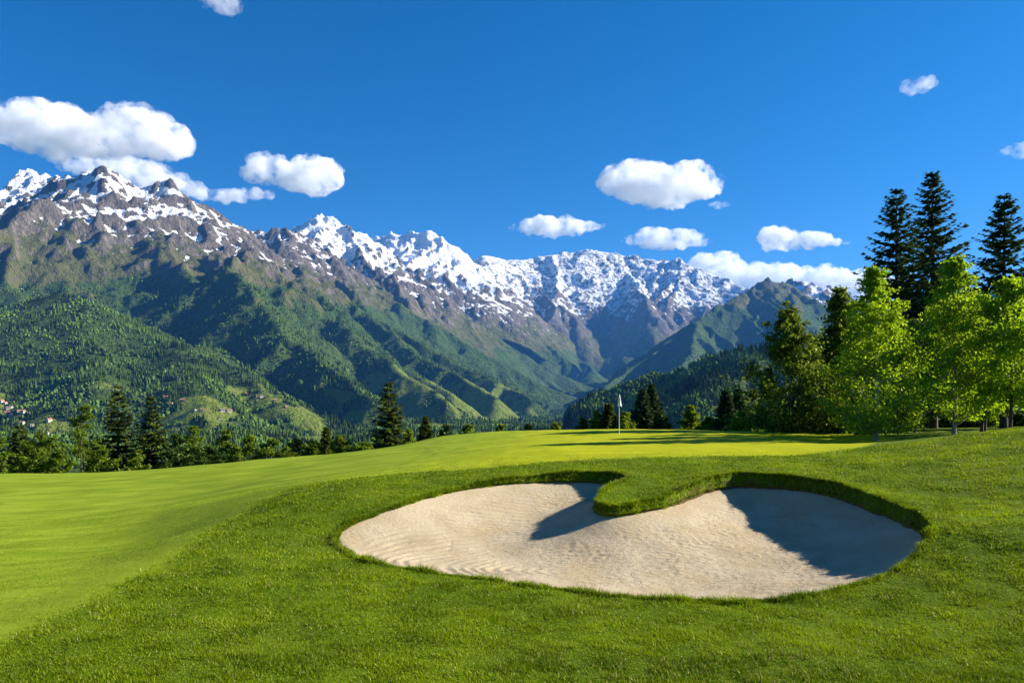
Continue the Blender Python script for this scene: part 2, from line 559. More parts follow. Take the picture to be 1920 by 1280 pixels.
hh = b.math('ADD', b.noise(b.coords((0.6, 1.2, 1)), 16, 4, 0.7), b.math('MULTIPLY', b.noise(pos, 60, 2), 0.5))
b.lk(b.bump(hh, 0.045, 0.9), p.inputs['Normal'])
b.lk(p.outputs[0], out.inputs[0])
sand = mesh_obj('bunker_sand', np.stack([SX, SY, SZ], -1).reshape(-1, 3)[used], inv.reshape(-1, 4), m)
tag(sand, 'pale raked sand filling the kidney shaped bunker', kind='structure')

# ------------------------------------------------------------------ grass blades of the rough
BLADE = blade_mat()
def blades(N, ymin, ymax, hmin, hmax, rough_only=True, lip=False, seed=1):
    r = np.random.default_rng(seed)
    if not lip:
        Y = ymin * (ymax / ymin) ** r.random(N)
        X = (r.random(N) * 2 - 1) * 0.76 * Y
    else:
        k = r.integers(0, len(RIMW), N)
        t = r.random(N)[:, None]
        a = RIMW[k, :2]; c_ = RIMW[(k + 1) % len(RIMW), :2]
        pt = a + (c_ - a) * t
        X = pt[:, 0] + r.normal(0, 0.05, N); Y = pt[:, 1] + r.normal(0, 0.05, N)
    d, lp = bunker_field(X, Y)
    df, _ = poly_sd(X, Y, FAIR)
    ok = (d < (0.02 if not lip else 0.05 + 0.12 * lp)) & (df < 0.0 + 0.16 * r.normal(0, 1, N))
    X, Y, d, lp = X[ok], Y[ok], d[ok], lp[ok]
    n = len(X)
    Z = lawn_z(X, Y, (d, lp)) - 0.004
    if lip: Z = np.maximum(Z, Gn(X, Y) - lp * 0.9)
    tuft = 0.55 + 0.9 * sstep(-0.5, 0.6, fbm(X / 0.55, Y / 0.55, 3, 21))
    h = (hmin + (hmax - hmin) * r.random(n)) * tuft
    far = np.clip(Y / 9, 1, 3)
    w = (0.0045 + 0.003 * r.random(n)) * far
    a = r.random(n) * 2 * math.pi
    lean = (0.25 + 0.9 * r.random(n)) * h
    la = r.random(n) * 2 * math.pi + 0.0
    ca, sa = np.cos(a) * w, np.sin(a) * w
    tip = np.stack([X + np.cos(la) * lean, Y + np.sin(la) * lean, Z + h], -1)
    if lip: tip[:, 2] -= lean * 0.5
    v = np.empty((n, 3, 3))
    v[:, 0] = np.stack([X - ca, Y - sa, Z], -1)
    v[:, 1] = np.stack([X + ca, Y + sa, Z], -1)
    v[:, 2] = tip
    tint = np.clip(0.42 + 0.45 * fbm(X / 1.5, Y / 1.5, 4, 31) + 0.17 * r.normal(0, 1, n), 0, 0.86)
    tint = np.where(r.random(n) < 0.035 + 0.06 * (fbm(X / 2.3, Y / 2.3, 2, 67) > 0.3), r.uniform(0.93, 1.0, n), tint)
    return v.reshape(-1, 3), np.repeat(tint, 3)
va, ta = blades(600000, 6.8, 26.0, 0.021, 0.047, seed=1)
vb, tb = blades(60000, 0, 0, 0.05, 0.13, lip=True, seed=2)
v = np.vstack([va, vb]); t = np.r_[ta, tb]
gr = mesh_obj('grass', v, np.arange(len(v)).reshape(-1, 3), BLADE, False, attrs={'tint': t})
tag(gr, 'short dense grass blades of the rough round the bunker', kind='stuff')

def mown(N, seed):
    r = np.random.default_rng(seed)
    Y = 9.0 * (26.0 / 9.0) ** r.random(N)
    X = (r.random(N) * 2 - 1) * 0.74 * Y
    df, _ = poly_sd(X, Y, FAIR)
    ok = df > -0.15
    X, Y, df = X[ok], Y[ok], df[ok]
    n = len(X)
    Z = Gn(X, Y) - 0.002
    h = r.uniform(0.009, 0.020, n) * (1 + 0.6 * sstep(0.5, -0.1, df))
    w = 0.004 * np.clip(Y / 9, 1, 3)
    a = r.random(n) * 6.283; la = r.random(n) * 6.283
    ca, sa = np.cos(a) * w, np.sin(a) * w
    v = np.empty((n, 3, 3))
    v[:, 0] = np.stack([X - ca, Y - sa, Z], -1); v[:, 1] = np.stack([X + ca, Y + sa, Z], -1)
    v[:, 2] = np.stack([X + np.cos(la) * h * 0.9, Y + np.sin(la) * h * 0.9, Z + h], -1)
    t = np.clip(0.5 + 0.4 * fbm(X / 2.2, Y / 0.9, 3, 36) + 0.2 * r.normal(0, 1, n), 0, 1)
    return v.reshape(-1, 3), np.repeat(t, 3)
v, t = mown(230000, 4)
MOWN = leaf_mat('mown_blade', (0.200, 0.285, 0.012), (0.32, 0.42, 0.016), transl=0.35, var=0.42)
tag(mesh_obj('mown_grass', v, np.arange(len(v)).reshape(-1, 3), MOWN, False, attrs={'tint': t}), 'closely mown light green grass of the fairway on the left', kind='stuff')

# ------------------------------------------------------------------ mountains
def resample(pl, step):
    pl = np.asarray(pl, float)
    out = []
    for a, b_ in zip(pl[:-1], pl[1:]):
        L = np.hypot(*(b_ - a)[:2]); n = max(1, int(L / step))
        for i in range(n): out.append(a + (b_ - a) * i / n)
    out.append(pl[-1])
    return np.array(out)

def valley_base(x, y):
    z = np.interp(y, [0, 1500, 2600, 5000, 8500, 11000, 20000], [-85, -75, -70, -60, 140, 600, 1200])
    return z

def make_segs(ridges, seed, spur_step=330, slope_main=0.8, slope_spur=1.05, drop=0.62, reach=1.0, second=True):
    r = np.random.default_rng(seed)
    segs = []
    for rd in ridges:
        k = slope_main
        if isinstance(rd, dict): k = rd.get('k', k); step = rd.get('step', spur_step); pts = rd['p']; rch = rd.get('reach', reach)
        else: pts = rd; step = spur_step; rch = reach
        w = np.array([P(*q) for q in pts])
        for a, b_ in zip(w[:-1], w[1:]): segs.append((*a, *b_, k))
        if step <= 0: continue
        rs = resample(w, step)
        for i in range(1, len(rs) - 1):
            tdir = (rs[i + 1] - rs[i - 1])[:2]; tl = np.hypot(*tdir) + 1e-9; tdir = tdir / tl
            down = -1 if rs[i + 1][2] > rs[i - 1][2] else 1
            for side in (-1, 1):
                if r.random() < 0.12: continue
                nrm = np.array([-tdir[1], tdir[0]]) * side
                d = nrm + tdir * down * r.uniform(0.0, 0.55) + r.normal(0, 0.18, 2)
                d /= np.hypot(*d)
                base = valley_base(rs[i][0], rs[i][1])
                rel = max(rs[i][2] - base, 60)
                L = rel / drop * r.uniform(0.55, 0.95) * rch
                n = 4
                p0 = rs[i] + np.array([0, 0, -8.0])
                p0[:2] += r.normal(0, step * 0.12, 2)
                ang = math.atan2(d[1], d[0])
                for j in range(n):
                    ang += r.normal(0, 0.16)
                    st = L / n
                    dz = drop * st * (1.15 if j == 0 else 0.95) * r.uniform(0.8, 1.15)
                    p1 = p0 + np.array([math.cos(ang) * st, math.sin(ang) * st, -dz])
                    segs.append((*p0, *p1, slope_spur))
                    if second and st > 110:
                        for s2 in (-1, 1):
                            if r.random() < 0.3: continue
                            a2 = ang + s2 * r.uniform(0.6, 1.1)
                            l2 = st * r.uniform(0.5, 0.9)
                            q = (p0 + p1) / 2
                            q2 = q + np.array([math.cos(a2) * l2, math.sin(a2) * l2, -l2 * drop * 1.25])
                            segs.append((*q, *q2, slope_spur * 1.1))
                    p0 = p1
    return np.array(segs)

def ridge_height(X, Y, segs, rnd=10.0):
    H = np.full(X.shape, -400.0)
    for ax, ay, az, bx, by, bz, k in segs:
        top = max(az, bz)
        R = (top + 350) / k
        x0, x1 = min(ax, bx) - R, max(ax, bx) + R
        y0, y1 = min(ay, by) - R, max(ay, by) + R
        m = (X > x0) & (X < x1) & (Y > y0) & (Y < y1)
        # rows and columns are regular, so cut the window by slices
        rows = np.where(m.any(1))[0]; cols = np.where(m.any(0))[0]
        if len(rows) == 0 or len(cols) == 0: continue
        sl = (slice(rows[0], rows[-1] + 1), slice(cols[0], cols[-1] + 1))
        x = X[sl]; y = Y[sl]
        dx, dy = bx - ax, by - ay
        t = np.clip(((x - ax) * dx + (y - ay) * dy) / (dx * dx + dy * dy + 1e-9), 0, 1)
        d = np.hypot(x - ax - t * dx, y - ay - t * dy)
        d = np.sqrt(d * d + rnd * rnd) - rnd
        h = az + t * (bz - az) - k * d
        # slopes ease towards the foot
        np.maximum(H[sl], h, out=H[sl])
    return H

MASSIFS = []
def massif(name, ridges, bounds, sp, seed, warp=45.0, warp_s=420.0, rough=52.0, rough_s=330.0, label='', rnd=5.0, snow_shift=0.0, forest_shift=0.0, cap=1.35, **kw):
    x0, x1, y0, y1 = bounds
    xs = np.arange(x0, x1 + sp, sp); ys = np.arange(y0, y1 + sp, sp)
    X, Y = np.meshgrid(xs, ys)
    segs = make_segs(ridges, seed, **kw)
    wx = warp * fbm(X / warp_s, Y / warp_s, 4, seed + 100)
    wy = warp * fbm(X / warp_s + 50, Y / warp_s + 50, 4, seed + 200)
    # the warped lookup grid is no longer regular; evaluate on it all the same
    H = ridge_height_warp(X + wx, Y + wy, X, Y, segs, rnd, warp * 1.6)
    rel = np.clip((H - valley_base(X, Y) - 250) / 900.0, 0, 1)
    H = H + rough * (ridged(X / rough_s, Y / rough_s, 5, seed + 300) - 0.9) * (0.16 + 0.84 * rel)
    H = H + 0.32 * rough * (ridged(X / 105.0, Y / 105.0, 4, seed + 400) - 0.9) * (0.1 + 0.9 * rel)
    MASSIFS.append(dict(name=name, X=X, Y=Y, Z=H, xs=xs, ys=ys, sp=sp, label=label, snow=snow_shift, forest=forest_shift, cap=cap))
    return MASSIFS[-1]

def ridge_height_warp(XW, YW, X, Y, segs, rnd, pad):
    H = np.full(X.shape, -400.0)
    xs = X[0]; ys = Y[:, 0]
    for ax, ay, az, bx, by, bz, k in segs:
        R = (max(az, bz) + 350) / k + pad
        c0, c1 = np.searchsorted(xs, (min(ax, bx) - R, max(ax, bx) + R))
        r0, r1 = np.searchsorted(ys, (min(ay, by) - R, max(ay, by) + R))
        if c1 <= c0 or r1 <= r0: continue
        sl = (slice(r0, r1), slice(c0, c1))
        x = XW[sl]; y = YW[sl]
        dx, dy = bx - ax, by - ay
        t = np.clip(((x - ax) * dx + (y - ay) * dy) / (dx * dx + dy * dy + 1e-9), 0, 1)
        d = np.hypot(x - ax - t * dx, y - ay - t * dy)
        d = np.sqrt(d * d + rnd * rnd) - rnd
        np.maximum(H[sl], az + t * (bz - az) - k * d, out=H[sl])
    return H

massif('mountain', [
    [(-900,560,5200),(-500,520,5200),(-150,500,5300),(0,440,5400),(60,385,5450),(110,350,5500),(160,328,5500),(200,318,5500),(245,345,5550),(300,337,5600),(350,362,5650),(400,392,5700),(440,418,5750),(490,452,5800),(560,500,5700),(620,535,5600),(700,590,5500),(760,625,5400),(830,660,5300),(920,705,5200),(1010,742,5100),(1080,768,5000)],
    [(185,322,5500),(130,400,5150),(85,470,4800),(60,530,4400),(40,575,4000)],
    [(-500,380,6600),(-100,335,6500),(0,322,6500),(60,318,6500),(110,332,6400),(150,352,6200)],
    [(250,345,5500),(285,420,5050),(320,480,4700),(330,540,4400)],
    {'p': [(470,445,5500),(435,500,4400),(480,560,3900),(560,640,3400),(640,700,3000),(710,748,2650)], 'k': 0.8, 'reach': 0.5},
    {'p': [(490,452,5800),(570,545,5150),(650,615,4650),(750,685,4150),(850,742,3750)], 'reach': 0.4, 'k': 0.74},
    {'p': [(560,500,5700),(600,570,4800),(680,645,4200),(760,700,3700),(840,752,3300)], 'reach': 0.4, 'k': 0.74},
    {'p': [(660,560,5550),(745,635,4950),(835,692,4400),(930,742,3950)], 'reach': 0.4, 'k': 0.74},
    {'p': [(750,618,5400),(840,670,4950),(930,715,4600),(1000,752,4300)], 'reach': 0.4, 'k': 0.72},
    ], (-4300, 250, 2300, 6600), 14.0, 11, snow_shift=150, cap=0.85, forest_shift=120, label='tall rocky mountain with a snowy summit at the left')
massif('forested_hill', [
    {'p': [(-900,640,3500),(-300,600,3300),(0,583,3300),(60,565,3250),(110,553,3200),(160,560,3150),(220,590,3050),(320,640,2900),(420,692,2700),(500,735,2500),(560,765,2350)], 'k': 0.55},
    {'p': [(160,560,3150),(180,650,2700),(200,720,2300)], 'k': 0.5, 'step': 0},
    {'p': [(60,565,3250),(20,650,2800),(-20,730,2300)], 'k': 0.5, 'step': 0},
    {'p': [(320,640,2900),(340,700,2500),(400,755,2150)], 'k': 0.5, 'step': 0},
    ], (-3000, -500, 1700, 4300), 11.0, 12, rough=16, rough_s=260, rnd=40, drop=0.5, slope_spur=0.7, label='round hill covered in forest below the left summit')
massif('mountain', [
    [(300,600,7400),(400,520,7200),(450,460,7000),(485,432,6900),(540,426,6800),(580,450,6800),(620,482,6750),(680,525,6700),(740,565,6600),(800,600,6500),(870,640,6400),(940,680,6300),(1000,710,6200),(1060,735,6100),(1120,758,6000)],
    ], (-3200, 800, 5000, 8300), 14.0, 13, forest_shift=120, rough=40, snow_shift=60, cap=0.5, label='dark rocky ridge with thin snow behind the left mountain')
massif('mountain', [
    [(400,560,9000),(480,480,8800),(560,425,8600),(600,403,8500),(640,418,8500),(680,437,8500),(720,470,8400),(770,505,8300),(830,560,8200),(880,600,8100),(940,640,8000),(1010,680,7900),(1080,712,7800),(1140,738,7700)],
    ], (-3600, 1200, 6800, 9800), 16.0, 14, label='pointed white peak rising behind the dark ridge', snow_shift=120)
massif('mountain', [
    [(560,480,10500),(620,450,10300),(700,445,10200),(745,437,10100),(800,433,10000),(825,440,10000),(850,465,9900),(880,487,9900),(930,540,9800),(980,600,9600)],
    ], (-3400, 800, 8400, 11400), 18.0, 15, label='broad snowfield summit right of the white peak', snow_shift=230, slope_main=0.85, slope_spur=1.0)
massif('mountain', [
    [(760,600,11000),(820,540,11500),(860,505,11600),(900,482,11800),(920,476,12000),(960,487,12300),(1000,483,12500),(1040,476,12600),(1100,466,12700),(1150,474,12700),(1200,481,12600),(1250,487,12500),(1275,484,12300),(1310,503,12000),(1350,518,11800),(1400,540,11500),(1500,580,11000),(1600,600,11000)],
    [(920,476,12000),(950,530,11300),(1000,600,10500),(1060,655,9800),(1110,690,9300)],
    [(1040,476,12600),(1070,540,11700),(1110,600,10900),(1150,650,10200)],
    [(1275,484,12300),(1270,540,11500),(1240,600,10800),(1200,655,10000)],
    ], (-2400, 6200, 8400, 13600), 24.0, 16, rough=34.0, rough_s=520.0, spur_step=620, warp=60.0, label='distant snowy range closing the head of the valley', snow_shift=-40, cap=0.60)
massif('mountain', [
    [(1800,640,8000),(1600,600,7800),(1530,562,7700),(1500,546,7650),(1480,537,7600),(1456,528,7550),(1438,523,7500),(1422,530,7450),(1405,541,7400),(1370,560,7200),(1310,600,6900),(1250,640,6600),(1190,685,6300),(1140,720,6000),(1080,758,5700)],
    [(1480,540,7600),(1500,600,6500),(1450,660,5600)],
    [(1310,600,6900),(1290,660,6000),(1250,715,5200)],
    ], (400, 5200, 4600, 8800), 17.0, 17, label='dark wooded ridge sloping down from the right', snow_shift=-160, forest_shift=400, slope_main=0.92, rough=32.0)
massif('mountain', [
    [(1380,600,9800),(1440,560,9700),(1480,525,9500),(1505,521,9500),(1530,530,9500),(1560,540,9500),(1600,560,9400),(1750,560,9300),(1950,540,9200),(2200,540,9000)],
    ], (2200, 9500, 7600, 10800), 24.0, 18, label='snow dusted summit showing above the right hand ridge', snow_shift=150)
massif('forested_hill', [
    {'p': [(1090,800,2500),(1180,762,2250),(1230,727,2100),(1290,694,2000),(1370,664,1900),(1440,650,1900),(1550,632,1900),(1700,610,1900),(2100,600,1900)], 'k': 0.5},
    {'p': [(1370,664,1900),(1340,720,1600),(1330,790,1300)], 'k': 0.5, 'step': 0},
    ], (150, 2600, 900, 2900), 9.0, 19, rough=8, rough_s=200, rnd=30, drop=0.45, slope_spur=0.6, label='low forested hill to the right behind the flag')

# mountain material: snow, rock, alpine grass and woods by height, steepness and hollows
m, nt, out = new_mat('mountain_ground')
b = NB(nt)
pos = b.coords()
n_s = b.noise(pos, 1 / 70.0, 6, 0.68)
n_t = b.noise(pos, 1 / 16.0, 4, 0.7)
n_streak = b.noise(b.coords((1.0, 1.0, 0.22)), 1 / 45.0, 5, 0.65)
snow = b.math('ADD', b.attr('snow'), b.ramp(n_s, 0.25, 0.75, -0.58, 0.58))
snow = b.math('ADD', snow, b.ramp(n_streak, 0.3, 0.7, 0.48, -0.48))
snow = b.math('ADD', snow, b.ramp(n_t, 0.3, 0.7, -0.2, 0.2))
rock = b.mix(b.ramp(n_streak, 0.35, 0.65), (0.055, 0.047, 0.040), (0.225, 0.190, 0.152))
rock = b.mix(b.ramp(n_t, 0.35, 0.7, 0, 0.5), rock, (0.12, 0.100, 0.078))
scrub = b.mix(b.ramp(n_s, 0.35, 0.65), (0.075, 0.085, 0.022), (0.125, 0.120, 0.045))
wood = b.mix(b.ramp(n_t, 0.35, 0.65), (0.026, 0.055, 0.015), (0.072, 0.115, 0.022))
wood = b.mix(b.ramp(b.noise(pos, 1 / 160.0, 3), 0.45, 0.65, 0, 0.6), wood, (0.075, 0.110, 0.022))
meadow = b.mix(b.ramp(n_s, 0.3, 0.7), (0.115, 0.175, 0.022), (0.190, 0.220, 0.040))
v1 = b.math('ADD', b.attr('scrub'), b.ramp(n_s, 0.25, 0.75, -0.5, 0.5))
v2 = b.math('ADD', b.attr('wood'), b.ramp(n_s, 0.25, 0.75, -0.35, 0.35))
c = b.mix(b.ramp(v1, 0.42, 0.58), rock, scrub)
c = b.mix(b.ramp(v2, 0.45, 0.55), c, wood)
c = b.mix(b.ramp(b.attr('meadow'), 0.45, 0.6), c, meadow)
sm = b.ramp(snow, 0.46, 0.54)
c = b.mix(sm, c, (0.86, 0.88, 0.92))
d = b.n('ShaderNodeBsdfPrincipled')
b.lk(c, d.inputs['Base Color']); d.inputs['Roughness'].default_value = 0.95
d.inputs['Specular IOR Level'].default_value = 0.05
hh = b.math('ADD', b.math('MULTIPLY', n_streak, 1.6), b.math('MULTIPLY', n_t, 0.7))
b.lk(b.bump(hh, 34.0, 1.0), d.inputs['Normal'])
b.lk(d.outputs[0], out.inputs[0])
MOUNTAIN = m

def box_blur(a, k):
    for ax in (0, 1):
        c = np.cumsum(np.concatenate([np.repeat(np.take(a, [0], ax), k + 1, ax), a, np.repeat(np.take(a, [-1], ax), k, ax)], ax), ax)
        n = a.shape[ax]
        a = (np.take(c, np.arange(2 * k + 1, 2 * k + 1 + n), ax) - np.take(c, np.arange(n), ax)) / (2 * k + 1)
    return a

def meadow_noise(X, Y):
    return fbm(X / 330.0, Y / 520.0, 4, 501)

def cover(M):
    X, Y, Z, sp = M['X'], M['Y'], M['Z'], M['sp']
    gy_, gx_ = np.gradient(Z, sp)
    steep = np.hypot(gx_, gy_)
    k = max(2, int(60 / sp))
    conc = box_blur(Z, k) - Z                      # positive in gullies
    n = fbm(X / 700.0, Y / 700.0, 3, 601)
    base = valley_base(X, Y)
    snowline = 1330 + 120 * n - M['snow']
    snow = (Z - snowline) / 380.0 + conc / 22.0 - np.clip(steep - 0.85, 0, 1) * 1.1 + 0.25
    snow = np.clip(snow, -1, M['cap'])
    tree = 640 + 170 * n + M['forest'] + (X * 0)
    wood = 0.5 + (tree - Z) / 160.0 - np.clip(steep - 0.95, 0, 1) * 1.0
    scrub = 0.5 + (tree + 470 - Z) / 330.0 - np.clip(steep - 0.85, 0, 1) * 1.5
    mead = 0.2 + 1.1 * meadow_noise(X, Y) - np.clip(steep - 0.25, 0, 1) * 1.2 - np.clip((Z - base - 150) / 150.0, 0, 1)
    M.update(steep=steep, snowa=snow, wood=np.clip(wood, -1, 2), scrub=np.clip(scrub, -1, 2), mead=np.clip(mead, 0, 1))

for M in MASSIFS:
    cover(M)
# valley floor: one sheet to the horizon
vx = graded([(-30000, -5000, 2500), (-5000, 5000, 60), (5000, 30000, 2500)])
vy = graded([(-6000, 250, 500), (250, 9000, 60), (9000, 40000, 2000)])
VX, VY = np.meshgrid(vx, vy)
VZ = valley_base(VX, VY) + 14 * fbm(VX / 420.0, VY / 420.0, 4, 71) + 6 * ridged(VX / 300, VY / 300, 3, 72)
VZ = VZ - 6 - 60 * sstep(400, 100, VY)
VM = dict(name='valley', X=VX, Y=VY, Z=VZ, xs=vx, ys=vy)
vmead = np.clip(0.30 + 1.1 * meadow_noise(VX, VY), 0, 1) * sstep(4300, 3300, VY)
VM['mead'] = vmead
def interp_grid(M, key, x, y):
    A = M[key]
    i = np.clip(np.searchsorted(M['xs'], x) - 1, 0, len(M['xs']) - 2)
    j = np.clip(np.searchsorted(M['ys'], y) - 1, 0, len(M['ys']) - 2)
    fx = (x - M['xs'][i]) / (M['xs'][i + 1] - M['xs'][i]); fy = (y - M['ys'][j]) / (M['ys'][j + 1] - M['ys'][j])
    return A[j, i] * (1 - fx) * (1 - fy) + A[j, i + 1] * fx * (1 - fy) + A[j + 1, i] * (1 - fx) * fy + A[j + 1, i + 1] * fx * fy

def surface(x, y):
    z = interp_grid(VM, 'Z', x, y); which = np.full(x.shape, -1)
    for k, M in enumerate(MASSIFS):
        mm = (x > M['xs'][0]) & (x < M['xs'][-1]) & (y > M['ys'][0]) & (y < M['ys'][-1])
        if mm.any():
            zz = interp_grid(M, 'Z', x[mm], y[mm])
            idx = np.where(mm)[0]
            up = zz > z[idx]
            z[idx[up]] = zz[up]; which[idx[up]] = k
    return z, which


# ---- mown meadows on the lower slopes: an oval each, given by its middle and two points of its rim
def far_hit(px, py, ymin=700.0, ymax=7000.0):
    ys = np.linspace(ymin, ymax, 900)
    x = (px - CX) / FPX * ys
    z = CAM_Z - (py - HY) / FPX * ys
    h, _ = surface(x, ys)
    i = int(np.argmax(z < h))
    if not (z < h).any(): return None
    return np.array([x[i], ys[i], h[i]])
MEADOWS = [((365,772),(440,788),(372,750)), ((500,752),(556,768),(505,738)), ((700,705),(725,709),(702,698)), ((640,776),(690,790),(646,766)),
 ((600,800),(650,818),(606,790)), ((835,738),(880,764),(848,732)), ((905,736),(965,768),(920,728)), ((792,772),(832,790),(800,764)),
 ((925,790),(955,800),(930,782)), ((640,740),(662,746),(644,732)), ((15,775),(50,790),(20,760)), ((75,795),(105,800),(78,782)), ((115,800),(135,806),(117,790)), ((560,775),(590,785),(564,768)), ((680,725),(712,733),(684,718)), ((745,760),(775,772),(750,754)), ((870,765),(905,782),(876,758)), ((950,762),(985,775),(955,757)), ((615,735),(640,742),(618,729)), ((770,715),(800,730),(776,709)), ((1000,775),(1025,783),(1003,770))]
def add_meadows():
    for c_, u_, v_ in MEADOWS:
        h = [far_hit(*q) for q in (c_, u_, v_)]
        if any(q is None for q in h): continue
        u = (h[1] - h[0])[:2]; v = (h[2] - h[0])[:2]
        w = CAP * h[0][1]
        if np.hypot(*v) > w: v *= w / np.hypot(*v)
        if np.hypot(*u) > w: u *= w / np.hypot(*u)
        A = np.array([[u[0], v[0]], [u[1], v[1]]])
        if abs(np.linalg.det(A)) < 1: continue
        Ai = np.linalg.inv(A)
        for M in MASSIFS + [VM]:
            dx = M['X'] - h[0][0]; dy = M['Y'] - h[0][1]
            a = Ai[0, 0] * dx + Ai[0, 1] * dy; b_ = Ai[1, 0] * dx + Ai[1, 1] * dy
            q = np.sqrt(a * a + b_ * b_)
            near = q < 2.5
            if near.any():
                val = 1.05 - 0.5 * q[near] + 0.45 * fbm(M['X'][near] / 90.0, M['Y'][near] / 90.0, 3, 654)
                M['mead'][near] = np.maximum(M['mead'][near], np.clip(val, 0, 1))
CAP = 0.14
add_meadows()
for M in MASSIFS:
    nx, ny = len(M['xs']), len(M['ys'])
    f = grid_faces(nx, ny)
    zf = M['Z'].ravel()
    okv = zf > valley_base(M['X'], M['Y']).ravel() - 60
    f = f[okv[f].any(1)]
    used, inv = np.unique(f, return_inverse=True)
    o = mesh_obj(M['name'], np.stack([M['X'], M['Y'], M['Z']], -1).reshape(-1, 3)[used], inv.reshape(-1, 4), MOUNTAIN, True,
                 attrs={'snow': M['snowa'].ravel()[used], 'wood': M['wood'].ravel()[used], 'scrub': M['scrub'].ravel()[used], 'meadow': M['mead'].ravel()[used]})
    tag(o, M['label'], kind='structure')

o = mesh_obj('valley', np.stack([VX, VY, VZ], -1).reshape(-1, 3), grid_faces(len(vx), len(vy)), MOUNTAIN, True,
             attrs={'snow': np.full(VX.size, -1.0), 'wood': np.full(VX.size, 1.2), 'scrub': np.full(VX.size, 1.0), 'meadow': vmead.ravel()})
tag(o, 'green valley floor of meadows and woods below the golf course', kind='structure')


# ------------------------------------------------------------------ far forest
FOREST = leaf_mat('forest_foliage', (0.074, 0.125, 0.019), (0.09, 0.145, 0.012), transl=0.15, var=0.8, gloss=0.0)

def scatter(N, ymin, ymax, seed):
    r = np.random.default_rng(seed)
    y = ymin * (ymax / ymin) ** r.random(N)
    x = (r.random(N) * 2 - 1) * 0.74 * y
    z, which = surface(x, y)
    wood = np.full(N, 1.2); mead = interp_grid(VM, 'mead', x, y)
    for k, M in enumerate(MASSIFS):
        mm = which == k
        if mm.any():
            wood[mm] = interp_grid(M, 'wood', x[mm], y[mm]); mead[mm] = interp_grid(M, 'mead', x[mm], y[mm])
    nz = fbm(x / 70.0, y / 70.0, 3, 333)
    ok = (wood + 0.3 * nz > 0.5) & (mead + 0.12 * nz < 0.52) & (fbm(x / 38.0, y / 55.0, 2, 811) > -0.28)
    # in sight of the camera's side of the valley
    py = HY - (z + 16 - CAM_Z) / y * FPX
    ok &= (py < 900)
    return x[ok], y[ok], z[ok], nz[ok], r

def horizon_cull(x, y, z):
    """drop trees no point of the valley side in view could show (behind nearer high ground), with a wide margin"""
    order = np.argsort(y)
    bins = np.round(x / y * 260).astype(int)
    bins -= bins.min()
    top = np.full(bins.max() + 1, -9.0)
    keep = np.zeros(len(x), bool)
    for i in order:
        e = z[i] / y[i]
        if e > top[bins[i]] - 0.012:
            keep[i] = True
        if e > top[bins[i]]: top[bins[i]] = e
    return keep

def low_tree(kind, r):
    if kind == 0:
        n = 5
        vs, fs = [], []
        for (z0, z1, rad) in ((0.02, 0.6, 0.21), (0.35, 1.0, 0.14)):
            base = len(vs)
            for i in range(n):
                a = 2 * math.pi * (i + 0.3 * r.random()) / n
                q = rad * r.uniform(0.8, 1.2)
                vs.append((math.cos(a) * q, math.sin(a) * q, z0 + 0.03 * r.normal()))
            vs.append((0, 0, z1))
            for i in range(n): fs.append((base + i, base + (i + 1) % n, base + n))
        return np.array(vs), np.array(fs)
    vs = [(0, 0, 1.0)]
    for zz, rad in ((0.78, 0.27), (0.38, 0.36)):
        for i in range(4):
            a = 2 * math.pi * (i + (0.5 if zz < .5 else 0)) / 4 + 0.3 * r.normal()
            q = rad * r.uniform(0.8, 1.2)
            vs.append((math.cos(a) * q, math.sin(a) * q, zz + 0.05 * r.normal()))
    vs.append((0, 0, 0.02))
    fs = []
    for i in range(4):
        j = (i + 1) % 4
        fs += [(0, 1 + i, 1 + j), (1 + i, 5 + i, 1 + j), (1 + j, 5 + i, 5 + j), (9, 5 + j, 5 + i)]
    return np.array(vs), np.array(fs)

def forest(name, N, ymin, ymax, seed, label, hscale=1.0):
    x, y, z, nz, r = scatter(N, ymin, ymax, seed)
    kp = horizon_cull(x, y, z)
    x, y, z, nz = x[kp], y[kp], z[kp], nz[kp]
    n = len(x)
    kind = (r.random(n) * 0.7 + 0.9 * fbm(x / 230, y / 230, 3, 88) > 0.38).astype(int)
    h = np.where(kind == 0, r.uniform(13, 25, n), r.uniform(7, 15, n)) * hscale * np.clip(1 + 0.5 * fbm(x / 120.0, y / 120.0, 2, 812), 0.6, 1.5)
    tint = np.where(kind == 0, r.uniform(0.08, 0.36, n), r.uniform(0.3, 0.85, n)) + 0.15 * nz + 0.55 * fbm(x / 190.0, y / 190.0, 3, 91)
    V, F, T = [], [], []
    off = 0
    for kd in (0, 1):
        for var in range(4):
            tv, tf = low_tree(kd, r)
            sel = np.where((kind == kd) & (np.arange(n) % 4 == var))[0]
            if len(sel) == 0: continue
            a = r.random(len(sel)) * 6.283
            ca, sa = np.cos(a), np.sin(a)
            w = h[sel] * r.uniform(0.8, 1.25, len(sel))
            vx_ = (tv[None, :, 0] * ca[:, None] - tv[None, :, 1] * sa[:, None]) * w[:, None] + x[sel, None]
            vy_ = (tv[None, :, 0] * sa[:, None] + tv[None, :, 1] * ca[:, None]) * w[:, None] + y[sel, None]
            vz_ = tv[None, :, 2] * h[sel, None] + z[sel, None] - 1.5
            V.append(np.stack([vx_, vy_, vz_], -1).reshape(-1, 3))
            F.append((tf[None] + (off + np.arange(len(sel)) * len(tv))[:, None, None]).reshape(-1, 3))
            T.append(np.repeat(np.clip(tint[sel], 0, 1), len(tv)))
            off += len(sel) * len(tv)
    o = mesh_obj(name, np.vstack(V), np.vstack(F), FOREST, False, attrs={'tint': np.concatenate(T)})
    tag(o, label, kind='stuff')
    print('forest', name, n)
    return o
forest('forest', 108000, 900, 6000, 5, 'dense mixed forest covering the lower valley slopes')

